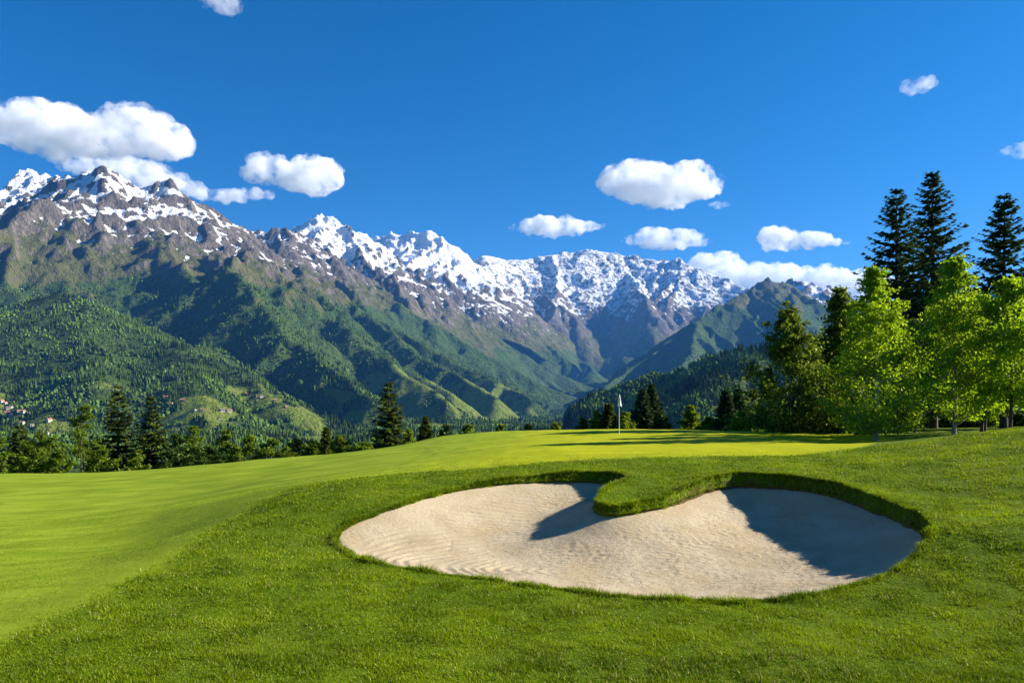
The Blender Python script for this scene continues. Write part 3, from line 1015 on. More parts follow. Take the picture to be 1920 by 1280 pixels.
# ------------------------------------------------------------------ houses of the valley village
PLASTER = plain_mat('pale_plaster', (0.42, 0.39, 0.33), 0.9, 0.1, 0.5)
ROOF_RED = plain_mat('clay_roof', (0.32, 0.15, 0.09), 0.9, 0.2, 0.5)
ROOF_GREY = plain_mat('slate_roof', (0.16, 0.14, 0.13), 0.9, 0.2, 0.5)
TIMBER = plain_mat('dark_timber', (0.12, 0.08, 0.05), 0.9, 0.2, 0.5)
def house_proto(roofm, wallm):
    t = empty('house')
    v = [(-6,-4.5,-3),(6,-4.5,-3),(6,4.5,-3),(-6,4.5,-3),(-6,-4.5,5.5),(6,-4.5,5.5),(6,4.5,5.5),(-6,4.5,5.5),(-6,0,8.6),(6,0,8.6)]
    mesh_obj('wall', v, [np.array([(0,1,5,4),(2,3,7,6)]), np.array([(1,2,6),(1,6,5),(5,6,9),(3,0,4),(3,4,7),(7,4,8)])], wallm, False, t)
    v = [(-7,-5.6,4.9),(7,-5.6,4.9),(7,0,9.0),(-7,0,9.0),(7,5.6,4.9),(-7,5.6,4.9),(-7,-5.6,4.5),(7,-5.6,4.5),(7,0,8.6),(-7,0,8.6),(7,5.6,4.5),(-7,5.6,4.5)]
    rf = mesh_obj('roof', v, np.array([(0,1,2,3),(3,2,4,5),(7,6,9,8),(8,9,11,10),(6,7,1,0),(10,11,5,4),(1,7,8,2),(2,8,10,4),(0,3,9,6),(3,5,11,9)]), roofm, False, t)
    v = [(2,-2.2,7),(3,-2.2,7),(3,-1.2,7),(2,-1.2,7),(2,-2.2,9.8),(3,-2.2,9.8),(3,-1.2,9.8),(2,-1.2,9.8)]
    mesh_obj('chimney', v, np.array([(4,5,6,7),(0,1,5,4),(1,2,6,5),(2,3,7,6),(3,0,4,7)]), wallm, False, rf)
    return t
protos = [house_proto(ROOF_RED, PLASTER), house_proto(ROOF_GREY, PLASTER), house_proto(ROOF_RED, TIMBER)]
used_proto = [False] * 3
hr = random.Random(11)
SPOTS = [(3,756,0),(10,760,0),(16,767,1),(22,764,0),(14,776,2),(8,781,0),(20,780,0),(28,771,1),(36,772,0),(44,774,0),(44,781,1),(58,779,0),(40,797,0),(24,796,2),(60,800,1),
         (92,792,0),(88,815,0),(312,748,0),(320,758,0),(334,764,1),(342,752,2),(366,771,1),(380,770,0),(417,772,1),(430,773,0),(412,787,0),(462,740,2),(480,744,2),(490,746,1),(502,746,2),(516,752,2),(536,764,2),
         (660,720,2),(840,745,1),(938,750,2),(968,775,1)]
KIND = ['small pale house with a red roof in the valley village', 'small pale house with a grey roof in the valley village', 'small dark timber house with a red roof on the valley meadows']
for px, py, k in SPOTS:
    q = far_hit(px, py)
    if q is None: continue
    o = protos[k] if not used_proto[k] else copy_tree(protos[k])
    used_proto[k] = True
    o.location = q
    o.rotation_euler = (0, 0, hr.uniform(0, 3.14))
    sc_ = hr.uniform(0.75, 1.15) * max(1.0, q[1] / 3000.0)
    o.scale = (sc_, sc_, sc_ * hr.uniform(0.8, 1.05))
    where = ('in the village at the left edge' if px < 120 else 'on the round meadow behind the fairway spruces' if px < 450 else
             'on the meadow right of the round one' if px < 600 else 'on the slope left of the spruce' if px < 700 else 'in the valley right of the lone spruce')
    tag(o, KIND[k].split(' in the valley')[0].split(' on the valley')[0] + ' ' + where, 'house', 'houses in the valley below')

# ------------------------------------------------------------------ trees near the golf course
BARK_DARK = bark_mat('dark_bark', (0.030, 0.022, 0.016), (0.075, 0.055, 0.040))
BARK_PALE = bark_mat('pale_bark', (0.34, 0.31, 0.26), (0.10, 0.085, 0.07), (4, 4, 8))
NEEDLE = leaf_mat('dark_needles', (0.040, 0.072, 0.026), (0.05, 0.08, 0.014), transl=0.2, var=0.6)
NEEDLE_WARM = leaf_mat('warm_needles', (0.060, 0.085, 0.014), (0.085, 0.110, 0.010), transl=0.25, var=0.7)  # warmer, yellower needle green for spruces beyond the fairway
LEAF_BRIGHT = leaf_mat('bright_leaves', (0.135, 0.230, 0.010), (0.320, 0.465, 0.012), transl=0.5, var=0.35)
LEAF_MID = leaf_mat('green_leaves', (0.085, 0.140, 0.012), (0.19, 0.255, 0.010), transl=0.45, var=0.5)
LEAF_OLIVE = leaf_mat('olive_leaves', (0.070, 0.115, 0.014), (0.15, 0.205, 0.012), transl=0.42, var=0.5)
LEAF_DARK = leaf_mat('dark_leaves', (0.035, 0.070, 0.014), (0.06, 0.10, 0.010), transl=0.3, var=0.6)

def tube(pts, rad, n=7):
    pts = np.asarray(pts, float); V, F = [], []
    for i, (p_, r_) in enumerate(zip(pts, rad)):
        d = pts[min(i + 1, len(pts) - 1)] - pts[max(i - 1, 0)]
        d = d / (np.linalg.norm(d) + 1e-9)
        u = np.cross(d, (0.3, 0.9, 0.1)); u /= np.linalg.norm(u); w = np.cross(d, u)
        a = np.arange(n) * 2 * math.pi / n
        V.append(p_ + r_ * (np.cos(a)[:, None] * u + np.sin(a)[:, None] * w))
    for i in range(len(pts) - 1):
        for j in range(n):
            k = (j + 1) % n
            F.append((i * n + j, i * n + k, (i + 1) * n + k, (i + 1) * n + j))
    return np.vstack(V), np.array(F)

def join_parts(parts):
    V, F, o = [], [], 0
    for v, f in parts:
        V.append(v); F.append(f + o); o += len(v)
    return np.vstack(V), np.vstack(F)

def spruce_mesh(seed, h, w, whorls=30, per=8, twigs=34, clear=0.04, twig=0.45, power=0.85):
    r = np.random.default_rng(seed)
    lean = r.normal(0, 0.008, 2) * h
    zs = np.linspace(0, 1, 9)
    tp = np.stack([lean[0] * zs ** 2, lean[1] * zs ** 2, zs * h], -1)
    tr = 0.016 * h * (1 - zs) ** 0.9 + 0.012
    tv, tf = tube(tp, tr, 8)
    V, T = [], []
    limbs = []
    for i in range(whorls):
        t = clear + (1 - clear) * (i + 0.5 * r.random()) / whorls
        t = min(t, 0.985)
        k = max(4, int(per * (1 - 0.35 * t)))
        a0 = r.random() * 6.28
        for j in range(k):
            az = a0 + 6.283 * j / k + r.normal(0, 0.22)
            L = 0.5 * w * (1 - t) ** power * r.uniform(0.68, 1.12) * (0.75 + 0.25 * min(1, t / 0.18)) + 0.012 * h
            droop = (-0.34 * (1 - t) + 0.30 * t) + r.normal(0, 0.07)
            s = np.linspace(0.0, 1.0, 6)
            ox = np.cos(az) * L * s; oy = np.sin(az) * L * s
            oz = L * (droop * s + 0.22 * s ** 2.2)
            base = np.array([lean[0] * t * t, lean[1] * t * t, t * h])
            line = base + np.stack([ox, oy, oz], -1)
            if t < 0.6 or r.random() < 0.4: limbs.append(tube(line[[0, 2, 4]], [0.006 * h * (1 - t) + .008, 0.004 * h * (1 - t) + .006, 0.004], 3))
            n = max(6, int(twigs * (0.25 + 0.75 * (1 - t))))
            u = r.random(n) ** 0.75
            px_ = np.interp(u, s, line[:, 0]); py_ = np.interp(u, s, line[:, 1]); pz_ = np.interp(u, s, line[:, 2])
            side = np.where(r.random(n) < 0.5, -1, 1)
            ang = az + side * r.uniform(0.25, 1.15, n)
            tl = twig * (0.5 + 0.5 * (1 - u)) * r.uniform(0.6, 1.25, n) * (0.5 + 0.5 * (1 - t))
            dz = r.uniform(-0.55, 0.12, n)
            d = np.stack([np.cos(ang), np.sin(ang), dz], -1)
            wv = np.stack([-np.sin(ang), np.cos(ang), r.normal(0, 0.5, n)], -1) * (tl * r.uniform(0.22, 0.42, n))[:, None]
            p0 = np.stack([px_, py_, pz_], -1)
            tri = np.stack([p0 - wv, p0 + wv, p0 + d * tl[:, None]], 1)
            V.append(tri.reshape(-1, 3))
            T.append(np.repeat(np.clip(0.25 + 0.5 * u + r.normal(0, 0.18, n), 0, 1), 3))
    cv = np.vstack(V)
    lv, lf = join_parts([(tv, tf)] + limbs)
    return (lv, lf), (cv, np.arange(len(cv)).reshape(-1, 3), np.concatenate(T))

def leafy_mesh(seed, h, w, base=0.12, n=9000, leaf=0.12, clusters=130, shape='birch', stems=1, trunk_r=None, csize=0.11):
    r = np.random.default_rng(seed)
    parts = []
    trunk_r = trunk_r or 0.013 * h
    zs = np.linspace(0, 1, 10)
    bend = r.normal(0, 0.02, 2) * h
    tops = []
    for s_ in range(stems):
        off = r.normal(0, 0.10 * w, 2) if stems > 1 else np.zeros(2)
        tp = np.stack([bend[0] * zs ** 2 + off[0] * zs * 2 + 0.012 * h * np.sin(zs * 6 + s_), bend[1] * zs ** 2 + off[1] * zs * 2, zs * h * (0.96 if s_ == 0 else r.uniform(.6, .85))], -1)
        parts.append(tube(tp, trunk_r * (1 - 0.93 * zs ** 0.8) * (1 if s_ == 0 else .7) + 0.004, 8))
        tops.append(tp)
    cc = []; cs = []
    tp = tops[0]
    per = 6
    nl = max(8, clusters // per)
    for i in range(nl):
        q = ((i + r.random()) / nl) ** 0.85
        if shape == 'birch': prof = (min(1, (q + 0.04) / 0.24) ** 0.6) * (1 - q) ** 0.85 * 1.28 + 0.03
        elif shape == 'round': prof = math.sqrt(max(0, 1 - (2 * q - 1) ** 2)) * 0.97 + 0.06
        else: prof = (min(1, q / 0.12) ** 0.5) * (1 - q) ** 0.8 + 0.03
        az = i * 2.399 + r.normal(0, 0.35)
        rad = 0.5 * w * prof * r.uniform(0.62, 1.18)
        zend = (base + (1 - base) * q) * h
        rise = rad * math.tan(math.radians(r.uniform(12, 48))) * (0.6 if shape == 'round' else 1.0)
        z0 = max(zend - rise, 0.06 * h)
        bx = np.interp(z0, tp[:, 2], tp[:, 0]); by = np.interp(z0, tp[:, 2], tp[:, 1])
        ex = np.interp(zend, tp[:, 2], tp[:, 0]) + math.cos(az) * rad; ey = np.interp(zend, tp[:, 2], tp[:, 1]) + math.sin(az) * rad
        p0 = np.array([bx, by, z0]); p2 = np.array([ex, ey, zend]); p1 = (p0 + p2) / 2 + np.array([0, 0, -0.06 * rad])
        tt = z0 / h
        parts.append(tube([p0, p1, p2], [trunk_r * 0.36 * (1 - tt) + .006, trunk_r * 0.2 * (1 - tt) + .005, 0.004], 4))
        for s_ in np.linspace(0.30, 1.0, per):
            a_ = p0 * (1 - s_) ** 2 + 2 * p1 * s_ * (1 - s_) + p2 * s_ ** 2
            a_ = a_ + r.normal(0, 0.035 * w, 3) * np.array([1, 1, 0.7])
            cc.append(a_); cs.append((0.35 + 0.75 * min(1.0, prof)) * (1.15 - 0.45 * s_))
    for i in range(max(3, nl // 6)):
        q = 0.86 + 0.14 * i / max(3, nl // 6)
        cc.append(tp[-1] * np.array([1, 1, 0]) + np.array([*r.normal(0, 0.012 * w, 2), q * h])); cs.append(0.4)
    cc = np.array(cc)
    k = r.integers(0, len(cc), n)
    sz = csize * w * r.uniform(0.55, 1.35, len(cc)) * np.array(cs)
    pos_ = cc[k] + r.normal(0, 1, (n, 3)) * sz[k][:, None] * np.array([1, 1, 0.62])
    pos_[:, 2] = np.maximum(pos_[:, 2], base * h * 0.6)
    d1 = r.normal(0, 1, (n, 3)); d1 /= np.linalg.norm(d1, axis=1)[:, None]
    d2 = np.cross(d1, r.normal(0, 1, (n, 3))); d2 /= np.linalg.norm(d2, axis=1)[:, None]
    l = leaf * r.uniform(0.6, 1.3, n)[:, None]
    quad = np.stack([pos_ - d1 * l * .6, pos_ - d2 * l * .38, pos_ + d1 * l * .6, pos_ + d2 * l * .38], 1)
    ctint = np.clip(r.normal(0.5, 0.2, len(cc)), 0, 1)
    T = np.repeat(np.clip(ctint[k] + r.normal(0, 0.2, n), 0, 1), 4)
    lv, lf = join_parts(parts)
    return (lv, lf), (quad.reshape(-1, 3), np.arange(4 * n).reshape(-1, 4), T)

def tree(name, trunk, crown, bark, leaf, loc, label, group=None, cat='tree', rz=0.0):
    t = empty(name, loc, rz)
    tag(t, label, cat, group)
    mesh_obj('trunk', trunk[0], trunk[1], bark, True, t)
    mesh_obj('crown', crown[0], crown[1], leaf, False, t, {'tint': crown[2]})
    return t

def place(px, Y, sink=0.15):
    x = (px - CX) / FPX * Y
    return (x, Y, float(Gn(np.array([x]), np.array([Y]))[0]) - sink)

def height_for(px, top, Y):
    b_ = place(px, Y)[2]
    return CAM_Z - (top - HY) / FPX * Y - b_

def wpx(px, Y): return px / FPX * Y

# --- right-hand group
def add_spruce(px, top, Y, wp, label, seed, mat=NEEDLE, group=None, **kw):
    h = height_for(px, top, Y)
    a, c_ = spruce_mesh(seed, h, wpx(wp, Y), **kw)
    return tree('spruce_tree', a, c_, BARK_DARK, mat, place(px, Y), label, group)

def add_leafy(name, px, top, Y, wp, label, seed, mat, bark=BARK_DARK, group=None, cat='tree', **kw):
    h = height_for(px, top, Y)
    a, c_ = leafy_mesh(seed, h, wpx(wp, Y), **kw)
    return tree(name, a, c_, bark, mat, place(px, Y), label, group, cat)

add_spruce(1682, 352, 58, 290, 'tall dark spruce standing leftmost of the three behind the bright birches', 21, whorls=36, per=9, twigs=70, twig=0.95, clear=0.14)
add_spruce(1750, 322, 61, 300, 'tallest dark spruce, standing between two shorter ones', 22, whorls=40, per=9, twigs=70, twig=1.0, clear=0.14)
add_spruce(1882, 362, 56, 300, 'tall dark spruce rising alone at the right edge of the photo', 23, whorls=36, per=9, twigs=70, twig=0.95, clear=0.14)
add_leafy('birch_tree', 1642, 508, 34, 205, 'yellow green birch with a pale trunk where the mound meets the green', 31, LEAF_BRIGHT, BARK_PALE, n=18500, leaf=0.115, clusters=330, base=0.10, csize=0.062)
add_leafy('birch_tree', 1788, 484, 38, 205, 'brightest yellow green birch in front of the tallest spruce', 32, LEAF_BRIGHT, BARK_PALE, n=19500, leaf=0.125, clusters=340, base=0.16, csize=0.062)
add_leafy('birch_tree', 1893, 528, 36, 190, 'broad bright leafed tree at the right edge behind the grass mound', 33, LEAF_BRIGHT, BARK_DARK, n=15000, leaf=0.15, clusters=190, base=0.2, csize=0.08, shape='round')
add_leafy('leafy_tree', 1574, 545, 46, 140, 'dark green tree tucked behind the left side of the nearest birch', 34, LEAF_OLIVE, BARK_DARK, n=11000, leaf=0.2, clusters=150, base=0.05, csize=0.09)
add_leafy('leafy_tree', 1486, 583, 44, 205, 'loose dark green tree standing left of the birches', 35, LEAF_OLIVE, BARK_DARK, n=16000, leaf=0.165, clusters=380, base=0.04, csize=0.062)
add_leafy('leafy_tree', 1715, 600, 50, 170, 'dark green tree filling the gap between the two birches', 36, LEAF_DARK, BARK_DARK, n=9000, leaf=0.24, clusters=120, base=0.2, csize=0.1, shape='round')  # evenly dark leaves on this rear tree and the next
add_leafy('leafy_tree', 1846, 590, 48, 160, 'dark green tree behind the brightest birch', 37, LEAF_DARK, BARK_DARK, n=9000, leaf=0.24, clusters=120, base=0.2, csize=0.1, shape='round')

# --- undergrowth and rear trees of the right-hand wood
ORD = ['', 'first', 'second', 'third', 'fourth', 'fifth', 'sixth', 'seventh', 'eighth', 'ninth', 'tenth', 'eleventh', 'twelfth']
BC = {True: 0, False: 0}
rr_ = random.Random(5)
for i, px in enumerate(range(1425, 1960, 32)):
    br = i % 3 != 0  # leaf colour alternates: bright paints sunlit bushes, dark paints shaded ones
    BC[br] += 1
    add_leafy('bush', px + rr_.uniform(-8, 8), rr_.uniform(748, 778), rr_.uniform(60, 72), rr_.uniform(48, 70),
              ('sunlit-coloured bright bush low among the trunks of the right hand wood, %s from the left' if br else 'dark shade-coloured bush low among the trunks of the right hand wood, %s from the left') % ORD[BC[br]],
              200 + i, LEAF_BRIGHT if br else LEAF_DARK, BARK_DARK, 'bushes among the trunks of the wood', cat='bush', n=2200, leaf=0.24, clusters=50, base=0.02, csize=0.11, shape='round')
add_leafy('leafy_tree', 1532, 640, 50, 110, 'short dark tree in the gap between the loose dark tree and the nearest birch', 38, LEAF_DARK, BARK_DARK, n=8000, leaf=0.2, clusters=130, base=0.03, csize=0.08)
add_leafy('leafy_tree', 1606, 600, 40, 120, 'mid green tree leaning against the left side of the nearest birch', 39, LEAF_MID, BARK_DARK, n=9000, leaf=0.14, clusters=150, base=0.05, csize=0.075)
add_leafy('leafy_tree', 1690, 610, 44, 110, 'mid green tree just right of the nearest birch', 40, LEAF_MID, BARK_DARK, n=9000, leaf=0.15, clusters=150, base=0.1, csize=0.075)
add_leafy('leafy_tree', 1840, 560, 40, 110, 'yellow green tree squeezed between the brightest birch and the broad tree', 41, LEAF_BRIGHT, BARK_DARK, n=11000, leaf=0.14, clusters=170, base=0.2, csize=0.075)
add_leafy('leafy_tree', 1440, 690, 52, 60, 'small dark tree at the left foot of the loose dark tree', 42, LEAF_DARK, BARK_DARK, n=4500, leaf=0.2, clusters=80, base=0.03, csize=0.09)

# --- trees along the far edge of the fairway, left to right: kind, px, top, distance, width px
LINE = [
 ('l', -8, 800, 56, 70, LEAF_MID, 'round green tree cut by the left edge of the photo'),
 ('s', 38, 797, 60, 80, NEEDLE_WARM, 'small dark conifer second from the left edge'),
 ('l', 84, 812, 58, 72, LEAF_MID, 'low bright bush tree between the first two conifers at the left'),
 ('l', 150, 757, 64, 88, LEAF_MID, 'light green pointed larch left of the tall fairway spruce'),
 ('s', 222, 722, 62, 120, NEEDLE_WARM, 'tallest dark spruce of the line along the left fairway'),
 ('s', 286, 742, 62, 92, NEEDLE_WARM, 'second dark spruce just right of the tallest one on the left fairway'),
 ('l', 330, 815, 60, 60, LEAF_DARK, 'dark bush tree at the right foot of the second fairway spruce'),
 ('l', 366, 800, 62, 76, LEAF_MID, 'green tree with a warm lit top right of the fairway spruces'),
 ('l', 418, 806, 62, 62, LEAF_MID, 'bright green bushy tree midway along the left fairway edge'),
 ('l', 468, 812, 62, 60, LEAF_MID, 'bushy tree with a darker left side beyond the fairway'),
 ('l', 512, 822, 60, 58, LEAF_MID, 'low yellow green bush on the fairway skyline'),
 ('l', 556, 822, 62, 62, LEAF_DARK, 'low dark bush on the fairway skyline'),
 ('s', 612, 800, 66, 44, NEEDLE_WARM, 'thin small conifer left of the lone spruce in mid fairway'),
 ('l', 640, 818, 62, 60, LEAF_MID, 'rounded bush just right of the thin small conifer'),
 ('l', 682, 830, 60, 50, LEAF_MID, 'lowest bush left of the lone spruce'),
 ('s', 730, 714, 64, 92, NEEDLE_WARM, 'lone tall spruce standing where the fairway rises to the green'),
 ('l', 768, 806, 62, 40, LEAF_MID, 'light bush touching the right side of the lone spruce'),
 ('s', 798, 780, 66, 42, NEEDLE_WARM, 'short spruce on its own at the left shoulder of the green'),
 ('l', 56, 838, 55, 50, LEAF_MID, 'low bright bush at the foot of the small dark conifer'),
 ('l', 112, 842, 55, 56, LEAF_MID, 'low bush right of the second left hand bush tree'),
 ('l', 186, 836, 57, 56, LEAF_MID, 'low bright bush at the left foot of the tallest fairway spruce'),
 ('l', 254, 846, 57, 50, LEAF_MID, 'low bush between the two fairway spruces'),
 ('l', 392, 838, 58, 60, LEAF_DARK, 'low dark bush beneath the warm lit green tree'),
 ('l', 444, 836, 58, 56, LEAF_MID, 'low bush at the foot of the bright bushy tree'),
 ('l', 588, 826, 62, 52, LEAF_MID, 'yellow green bush left of the thin small conifer'),
 ('l', 712, 826, 62, 44, LEAF_DARK, 'dark bush at the left foot of the lone spruce'),
 ('l', 838, 798, 66, 46, LEAF_DARK, 'dark low bush on the skyline right of the short spruce'),
 ('l', 878, 796, 66, 54, LEAF_MID, 'pale green rounded bush on the skyline left of the flag'),
 ('l', 940, 794, 68, 36, LEAF_MID, 'tiny yellow green bush on the green skyline'),
 ('l', 992, 796, 68, 44, LEAF_DARK, 'tiny dark bush on the green skyline'),
 ('l', 1040, 793, 68, 40, LEAF_MID, 'low bush on the skyline well left of the flag'),
 ('l', 1246, 782, 68, 40, LEAF_DARK, 'low dark bush at the right foot of the twin spruces'),
 ('l', 1330, 784, 66, 44, LEAF_MID, 'low green bush left of the two dark conifers'),
 ('l', 1092, 785, 66, 36, LEAF_DARK, 'low dark bush left of the pines behind the flag'),
 ('l', 1118, 768, 66, 30, LEAF_MID, 'slim green tree left of the flagstick'),
 ('s', 1141, 754, 66, 44, NEEDLE_WARM, 'pointed green conifer just left of the flagstick'),
 ('l', 1174, 772, 66, 46, LEAF_MID, 'green bushy tree just right of the flagstick'),
 ('s', 1205, 728, 68, 62, NEEDLE, 'left and shorter one of the dark twin spruces right of the flag'),
 ('s', 1222, 719, 69, 66, NEEDLE, 'right and taller one of the dark twin spruces right of the flag'),
 ('l', 1296, 762, 68, 50, LEAF_MID, 'light green tree alone between the twin spruces and the dark conifers'),
 ('s', 1362, 730, 64, 48, NEEDLE, 'left one of two dark conifers beside the right hand wood'),
 ('s', 1384, 728, 66, 46, NEEDLE, 'right one of two dark conifers beside the right hand wood'),
 ('l', 1392, 772, 56, 46, LEAF_BRIGHT, 'small bright yellow bush in front of the two dark conifers'),
]
for i, (k, px, top, Y, wp, mat, lab) in enumerate(LINE):
    if k == 's':
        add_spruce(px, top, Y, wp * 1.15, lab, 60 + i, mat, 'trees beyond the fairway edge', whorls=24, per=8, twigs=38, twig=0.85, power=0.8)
    else:
        sh = 'birch' if (top < 812 or i % 2) else 'round'
        add_leafy('leafy_tree', px, top, Y, wp * (1.0 if sh == 'round' else 1.15), lab, 60 + i, mat, BARK_DARK, 'trees beyond the fairway edge', n=3900, leaf=0.185, clusters=90, base=0.05, csize=0.085, shape=sh)

# --- flagstick in the green
fx, fy, fz = ground_hit(1161, 815)
fz = float(lawn_z(np.array([fx]), np.array([fy]))[0])
WHITE = plain_mat('white_paint', (0.80, 0.79, 0.76), 0.4, 0.04)
CLOTH = plain_mat('flag_cloth', (0.80, 0.79, 0.78), 0.85, 0.05)
MARK = plain_mat('flag_mark', (0.10, 0.05, 0.05), 0.8, 0.2)
DARK = plain_mat('hole_dark', (0.02, 0.02, 0.018), 0.9, 0.2)
fl = tag(empty('golf_flag', (fx, fy, fz)), 'white golf flag hanging limp on a thin white pole in the green', 'flag')
v, f = tube([(0, 0, -0.1), (0, 0, 0.6), (0, 0, 1.4), (0, 0, 2.14)], [.016, .016, .014, .012], 10)
mesh_obj('pole', v, f, WHITE, True, fl)
# limp cloth: folds fall from the pole top and widen downwards
U, Wv = np.meshgrid(np.linspace(0, 1, 25), np.linspace(0, 1, 21))
wid = 0.014 + 0.105 * Wv ** 0.8
ang = U * 2 * math.pi
xx = np.cos(ang) * wid * (0.80 + 0.2 * np.cos(3 * ang + 1)) + 0.012
yy = np.sin(ang) * wid * 0.45 * (1 + 0.35 * np.sin(4 * ang))
zz = 2.16 - 0.62 * Wv - 0.035 * np.cos(3 * ang) * Wv - 0.02 * np.abs(np.cos(ang)) * Wv
flag = mesh_obj('flag', np.stack([xx, yy, zz], -1).reshape(-1, 3), grid_faces(25, 21), CLOTH, True, fl)
def fold_patch(u0, u1, w0, w1):
    U, Wv = np.meshgrid(np.linspace(u0, u1, 7), np.linspace(w0, w1, 7))
    wid = 0.019 + 0.105 * Wv ** 0.8
    ang = U * 2 * math.pi
    xx = np.cos(ang) * wid * (0.80 + 0.2 * np.cos(3 * ang + 1)) + 0.012
    yy = np.sin(ang) * wid * 0.47 * (1 + 0.35 * np.sin(4 * ang)) - 0.004
    zz = 2.16 - 0.62 * Wv - 0.035 * np.cos(3 * ang) * Wv - 0.02 * np.abs(np.cos(ang)) * Wv
    return np.stack([xx, yy, zz], -1).reshape(-1, 3), grid_faces(7, 7)
v, f = join_parts([fold_patch(0.73, 0.80, 0.62, 0.86), fold_patch(0.70, 0.76, 0.42, 0.56), fold_patch(0.83, 0.88, 0.34, 0.60)])
mesh_obj('emblem', v, f, MARK, True, flag)
v, f = tube([(0, 0, -0.12), (0, 0, 0.003)], [.054, .054], 16)
mesh_obj('cup', v, f, DARK, True, fl)

# ------------------------------------------------------------------ clouds: lumpy bodies filled with scattering mist
def cloud_mat(name, dens, scale):
    m, nt, out = new_mat(name)
    b = NB(nt)
    pv = b.n('ShaderNodeVolumePrincipled')
    pv.inputs['Color'].default_value = (1, 1, 1, 1)
    pv.inputs['Anisotropy'].default_value = 0.0
    nz = b.noise(b.coords(), 1 / scale, 6, 0.66)
    b.lk(b.ramp(nz, 0.43, 0.62, 0.0, dens), pv.inputs['Density'])
    b.lk(pv.outputs[0], out.inputs['Volume'])
    return m
CLOUD = cloud_mat('cloud', 0.0068, 360.0)
CLOUD_THIN = cloud_mat('thin_cloud', 0.0045, 300.0)
CLOUD_WISP = cloud_mat('wisp_cloud', 0.0032, 200.0)
cy.volume_step_rate = 0.35

def sphere_ico(sub=2):
    import bmesh
    bm = bmesh.new()
    bmesh.ops.create_icosphere(bm, subdivisions=sub, radius=1.0)
    v = np.array([x.co[:] for x in bm.verts]); f = np.array([[q.index for q in p_.verts] for p_ in bm.faces])
    bm.free()
    return v, f
ICO = sphere_ico(2)

def cloud(outline, dist, label, seed, depth=0.6, lumps=60, res=70, mat=None):
    """outline: list of (px, py_top, py_bottom) across the cloud"""
    r = np.random.default_rng(seed)
    o = np.array(outline, float)
    px0, px1 = o[0, 0], o[-1, 0]
    cx, cyy = (px0 + px1) / 2, o[:, 2].max()
    org = np.array(P(cx, cyy, dist))
    s = dist / FPX
    parts = []
    wpix = px1 - px0
    for i in range(lumps):
        px = px0 + (i + r.random()) / lumps * wpix
        tp, bt = np.interp(px, o[:, 0], o[:, 1]), np.interp(px, o[:, 0], o[:, 2])
        hh = max(bt - tp, 2)
        for q in range(3):
            rad = hh * r.uniform(0.24, 0.47)
            rad = min(rad, max(3.0, (px - px0) * 0.8 + 2, ) , max(3.0, (px1 - px) * 0.8 + 2))
            cyp = r.uniform(tp + rad * 0.9, max(bt - rad * 0.7, tp + rad * 0.95))
            dy = r.normal(0, 0.25) * depth * hh * 1.5
            parts.append((ICO[0] * rad * np.array([1.15, 1.1, 0.9]) * s + np.array([(px - cx) * s, dy * s, (cyy - cyp) * s]), ICO[1]))
    v, f = join_parts(parts)
    me_o = mesh_obj('cloud', v, f, CLOUD, True)
    rm = me_o.modifiers.new('r', 'REMESH'); rm.mode = 'VOXEL'; rm.voxel_size = wpix * s / res
    dg = bpy.context.evaluated_depsgraph_get()
    ev = me_o.evaluated_get(dg).to_mesh()
    n = len(ev.vertices)
    co = np.empty(n * 3, np.float32); ev.vertices.foreach_get('co', co); co = co.reshape(-1, 3).astype(float)
    nr = np.empty(n * 3, np.float32); ev.vertices.foreach_get('normal', nr); nr = nr.reshape(-1, 3)
    loops = np.empty(len(ev.loops), np.int32); ev.loops.foreach_get('vertex_index', loops)
    faces = loops.reshape(-1, 4)
    hgt = (o[:, 2] - o[:, 1]).max() * s
    # billows: cheap 3-D noise from three planes
    def n3(sc, sd):
        return (perlin(co[:, 0] / sc, co[:, 2] / sc, sd) + perlin(co[:, 1] / sc, co[:, 2] / sc, sd + 1) + perlin(co[:, 0] / sc, co[:, 1] / sc, sd + 2)) / 1.7
    amp = hgt * 0.10
    dsp = amp * n3(hgt * 0.35, seed) + amp * 0.6 * np.abs(n3(hgt * 0.16, seed + 7)) + amp * 0.35 * n3(hgt * 0.07, seed + 9)
    co = co + nr * dsp[:, None]
    me_o.to_mesh_clear() if False else None
    old = me_o.data
    bpy.data.objects.remove(me_o)
    bpy.data.meshes.remove(old)
    ob = mesh_obj('cloud', co, faces, mat or CLOUD, True)
    ob.location = org
    return tag(ob, label, 'cloud', 'clouds in the sky')

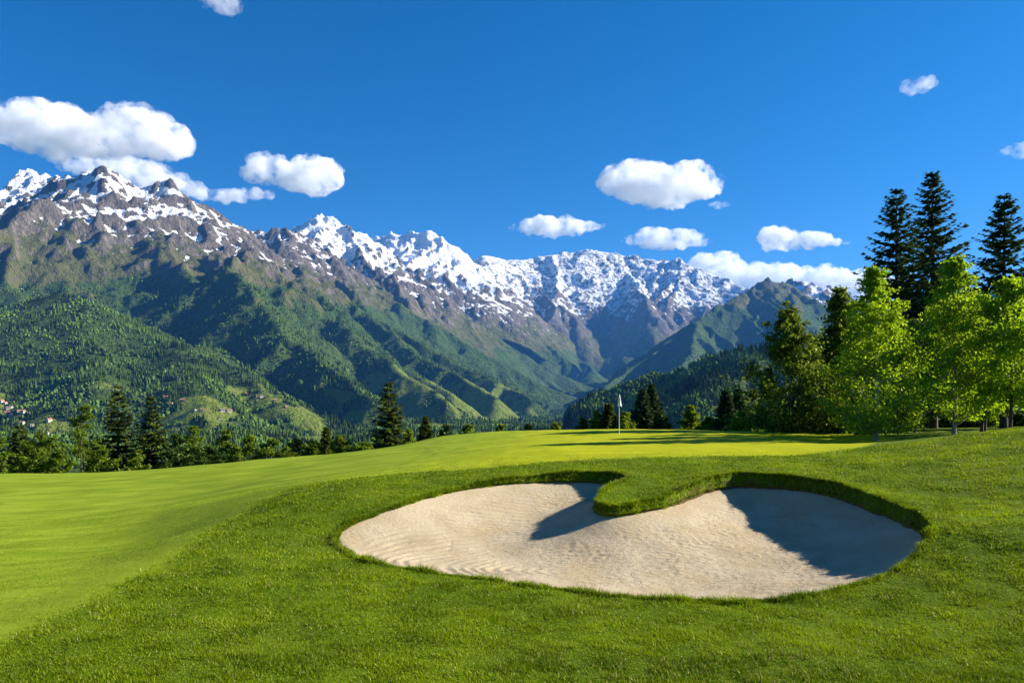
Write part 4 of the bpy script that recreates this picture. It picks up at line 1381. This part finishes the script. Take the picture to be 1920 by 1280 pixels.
CLOUDS = [
 ([(-60,230,262),(-10,222,266),(20,207,272),(50,200,278),(75,196,282),(100,192,284),(130,200,286),(160,216,287),(190,212,288),(215,222,288),(235,198,289),(255,194,289),(280,205,288),(300,208,288),(320,222,288),(340,240,287),(353,262,284)], 11500, 'largest white cloud, at the left edge of the sky'),
 ([(110,300,318),(150,296,330),(220,291,345),(280,300,352),(330,320,362),(365,338,372),(400,355,379),(450,350,378),(480,352,374),(512,360,370)], 15500, 'long thin grey white cloud lying behind the left summit'),
 ([(450,318,330),(470,300,338),(495,289,342),(520,291,346),(545,302,352),(560,294,356),(590,291,360),(615,295,352),(635,310,345),(642,325,338)], 13600, 'rounded white cloud right of the left summit'),
 ([(1120,338,348),(1140,325,360),(1165,303,368),(1190,293,374),(1215,296,380),(1240,306,384),(1270,307,382),(1300,306,376),(1325,316,366),(1345,328,358),(1358,342,348)], 14500, 'big white cloud in mid sky high above the far range'),
 ([(955,424,432),(985,410,438),(1010,403,440),(1040,404,444),(1070,404,443),(1095,412,436),(1110,414,431),(1134,420,427)], 17000, 'small flat cloud just above the far snowy range'),
 ([(1168,446,456),(1200,432,462),(1225,425,464),(1255,431,466),(1280,429,464),(1305,434,462),(1335,450,456)], 18500, 'small flat cloud directly below the big mid sky cloud'),
 ([(1418,440,456),(1440,424,464),(1460,426,465),(1490,432,466),(1520,434,466),(1550,438,463),(1575,448,458),(1598,452,456)], 18000, 'small flat cloud near the tops of the right hand spruces'),
 ([(1290,490,520),(1320,474,530),(1350,474,535),(1390,490,545),(1430,492,550),(1470,492,552),(1510,498,555),(1560,500,560),(1620,506,560),(1700,515,560)], 24000, 'long low cloud bank behind the right hand ridge'),
 ([(1684,158,164),(1700,150,172),(1715,146,176),(1735,143,172),(1756,152,158)], 10500, 'tiny puff of cloud alone high in the right of the sky'),
 ([(372,-10,2),(395,-20,12),(420,-20,20),(440,-10,22),(454,8,18)], 9000, 'wisp of cloud cut by the top edge of the photo'),
 ([(1878,278,286),(1900,270,292),(1930,262,296),(1970,265,292)], 12500, 'thin wisp of cloud cut by the right edge of the photo'),
 ([(1330,380,388),(1350,376,392),(1366,378,386)], 15000, 'faint tiny scrap of cloud below the big mid sky cloud'),
]
for i, (ol, d_, lab) in enumerate(CLOUDS):
    big = (ol[-1][0] - ol[0][0])
    thin = any(k in lab for k in ('tiny puff', 'thin grey', 'bank'))
    wisp = any(k in lab for k in ('wisp', 'faint'))
    cloud(ol, d_, lab, 900 + i * 13, lumps=int(14 + big / 6), res=int(30 + big / 4.5), mat=CLOUD_WISP if wisp else CLOUD_THIN if thin else CLOUD)

# ------------------------------------------------------------------ haze: one closed box of thin air round everything but the sky
m, nt, out = new_mat('haze')
b = NB(nt)
pv = b.n('ShaderNodeVolumePrincipled')
pv.inputs['Color'].default_value = (0.10, 0.37, 1.0, 1)
pv.inputs['Density'].default_value = 2.15e-5
pv.inputs['Anisotropy'].default_value = 0.1
b.lk(pv.outputs[0], out.inputs['Volume'])
hx, hy0, hy1, hz0, hz1 = 31000, -7000, 41000, -260, 2800
v = [(-hx, hy0, hz0), (hx, hy0, hz0), (hx, hy1, hz0), (-hx, hy1, hz0), (-hx, hy0, hz1), (hx, hy0, hz1), (hx, hy1, hz1), (-hx, hy1, hz1)]
f = [(0, 3, 2, 1), (4, 5, 6, 7), (0, 1, 5, 4), (1, 2, 6, 5), (2, 3, 7, 6), (3, 0, 4, 7)]
haze = mesh_obj('haze', v, np.array(f), m, False)
tag(haze, 'thin blue air between the golf course and the mountains', kind='stuff')
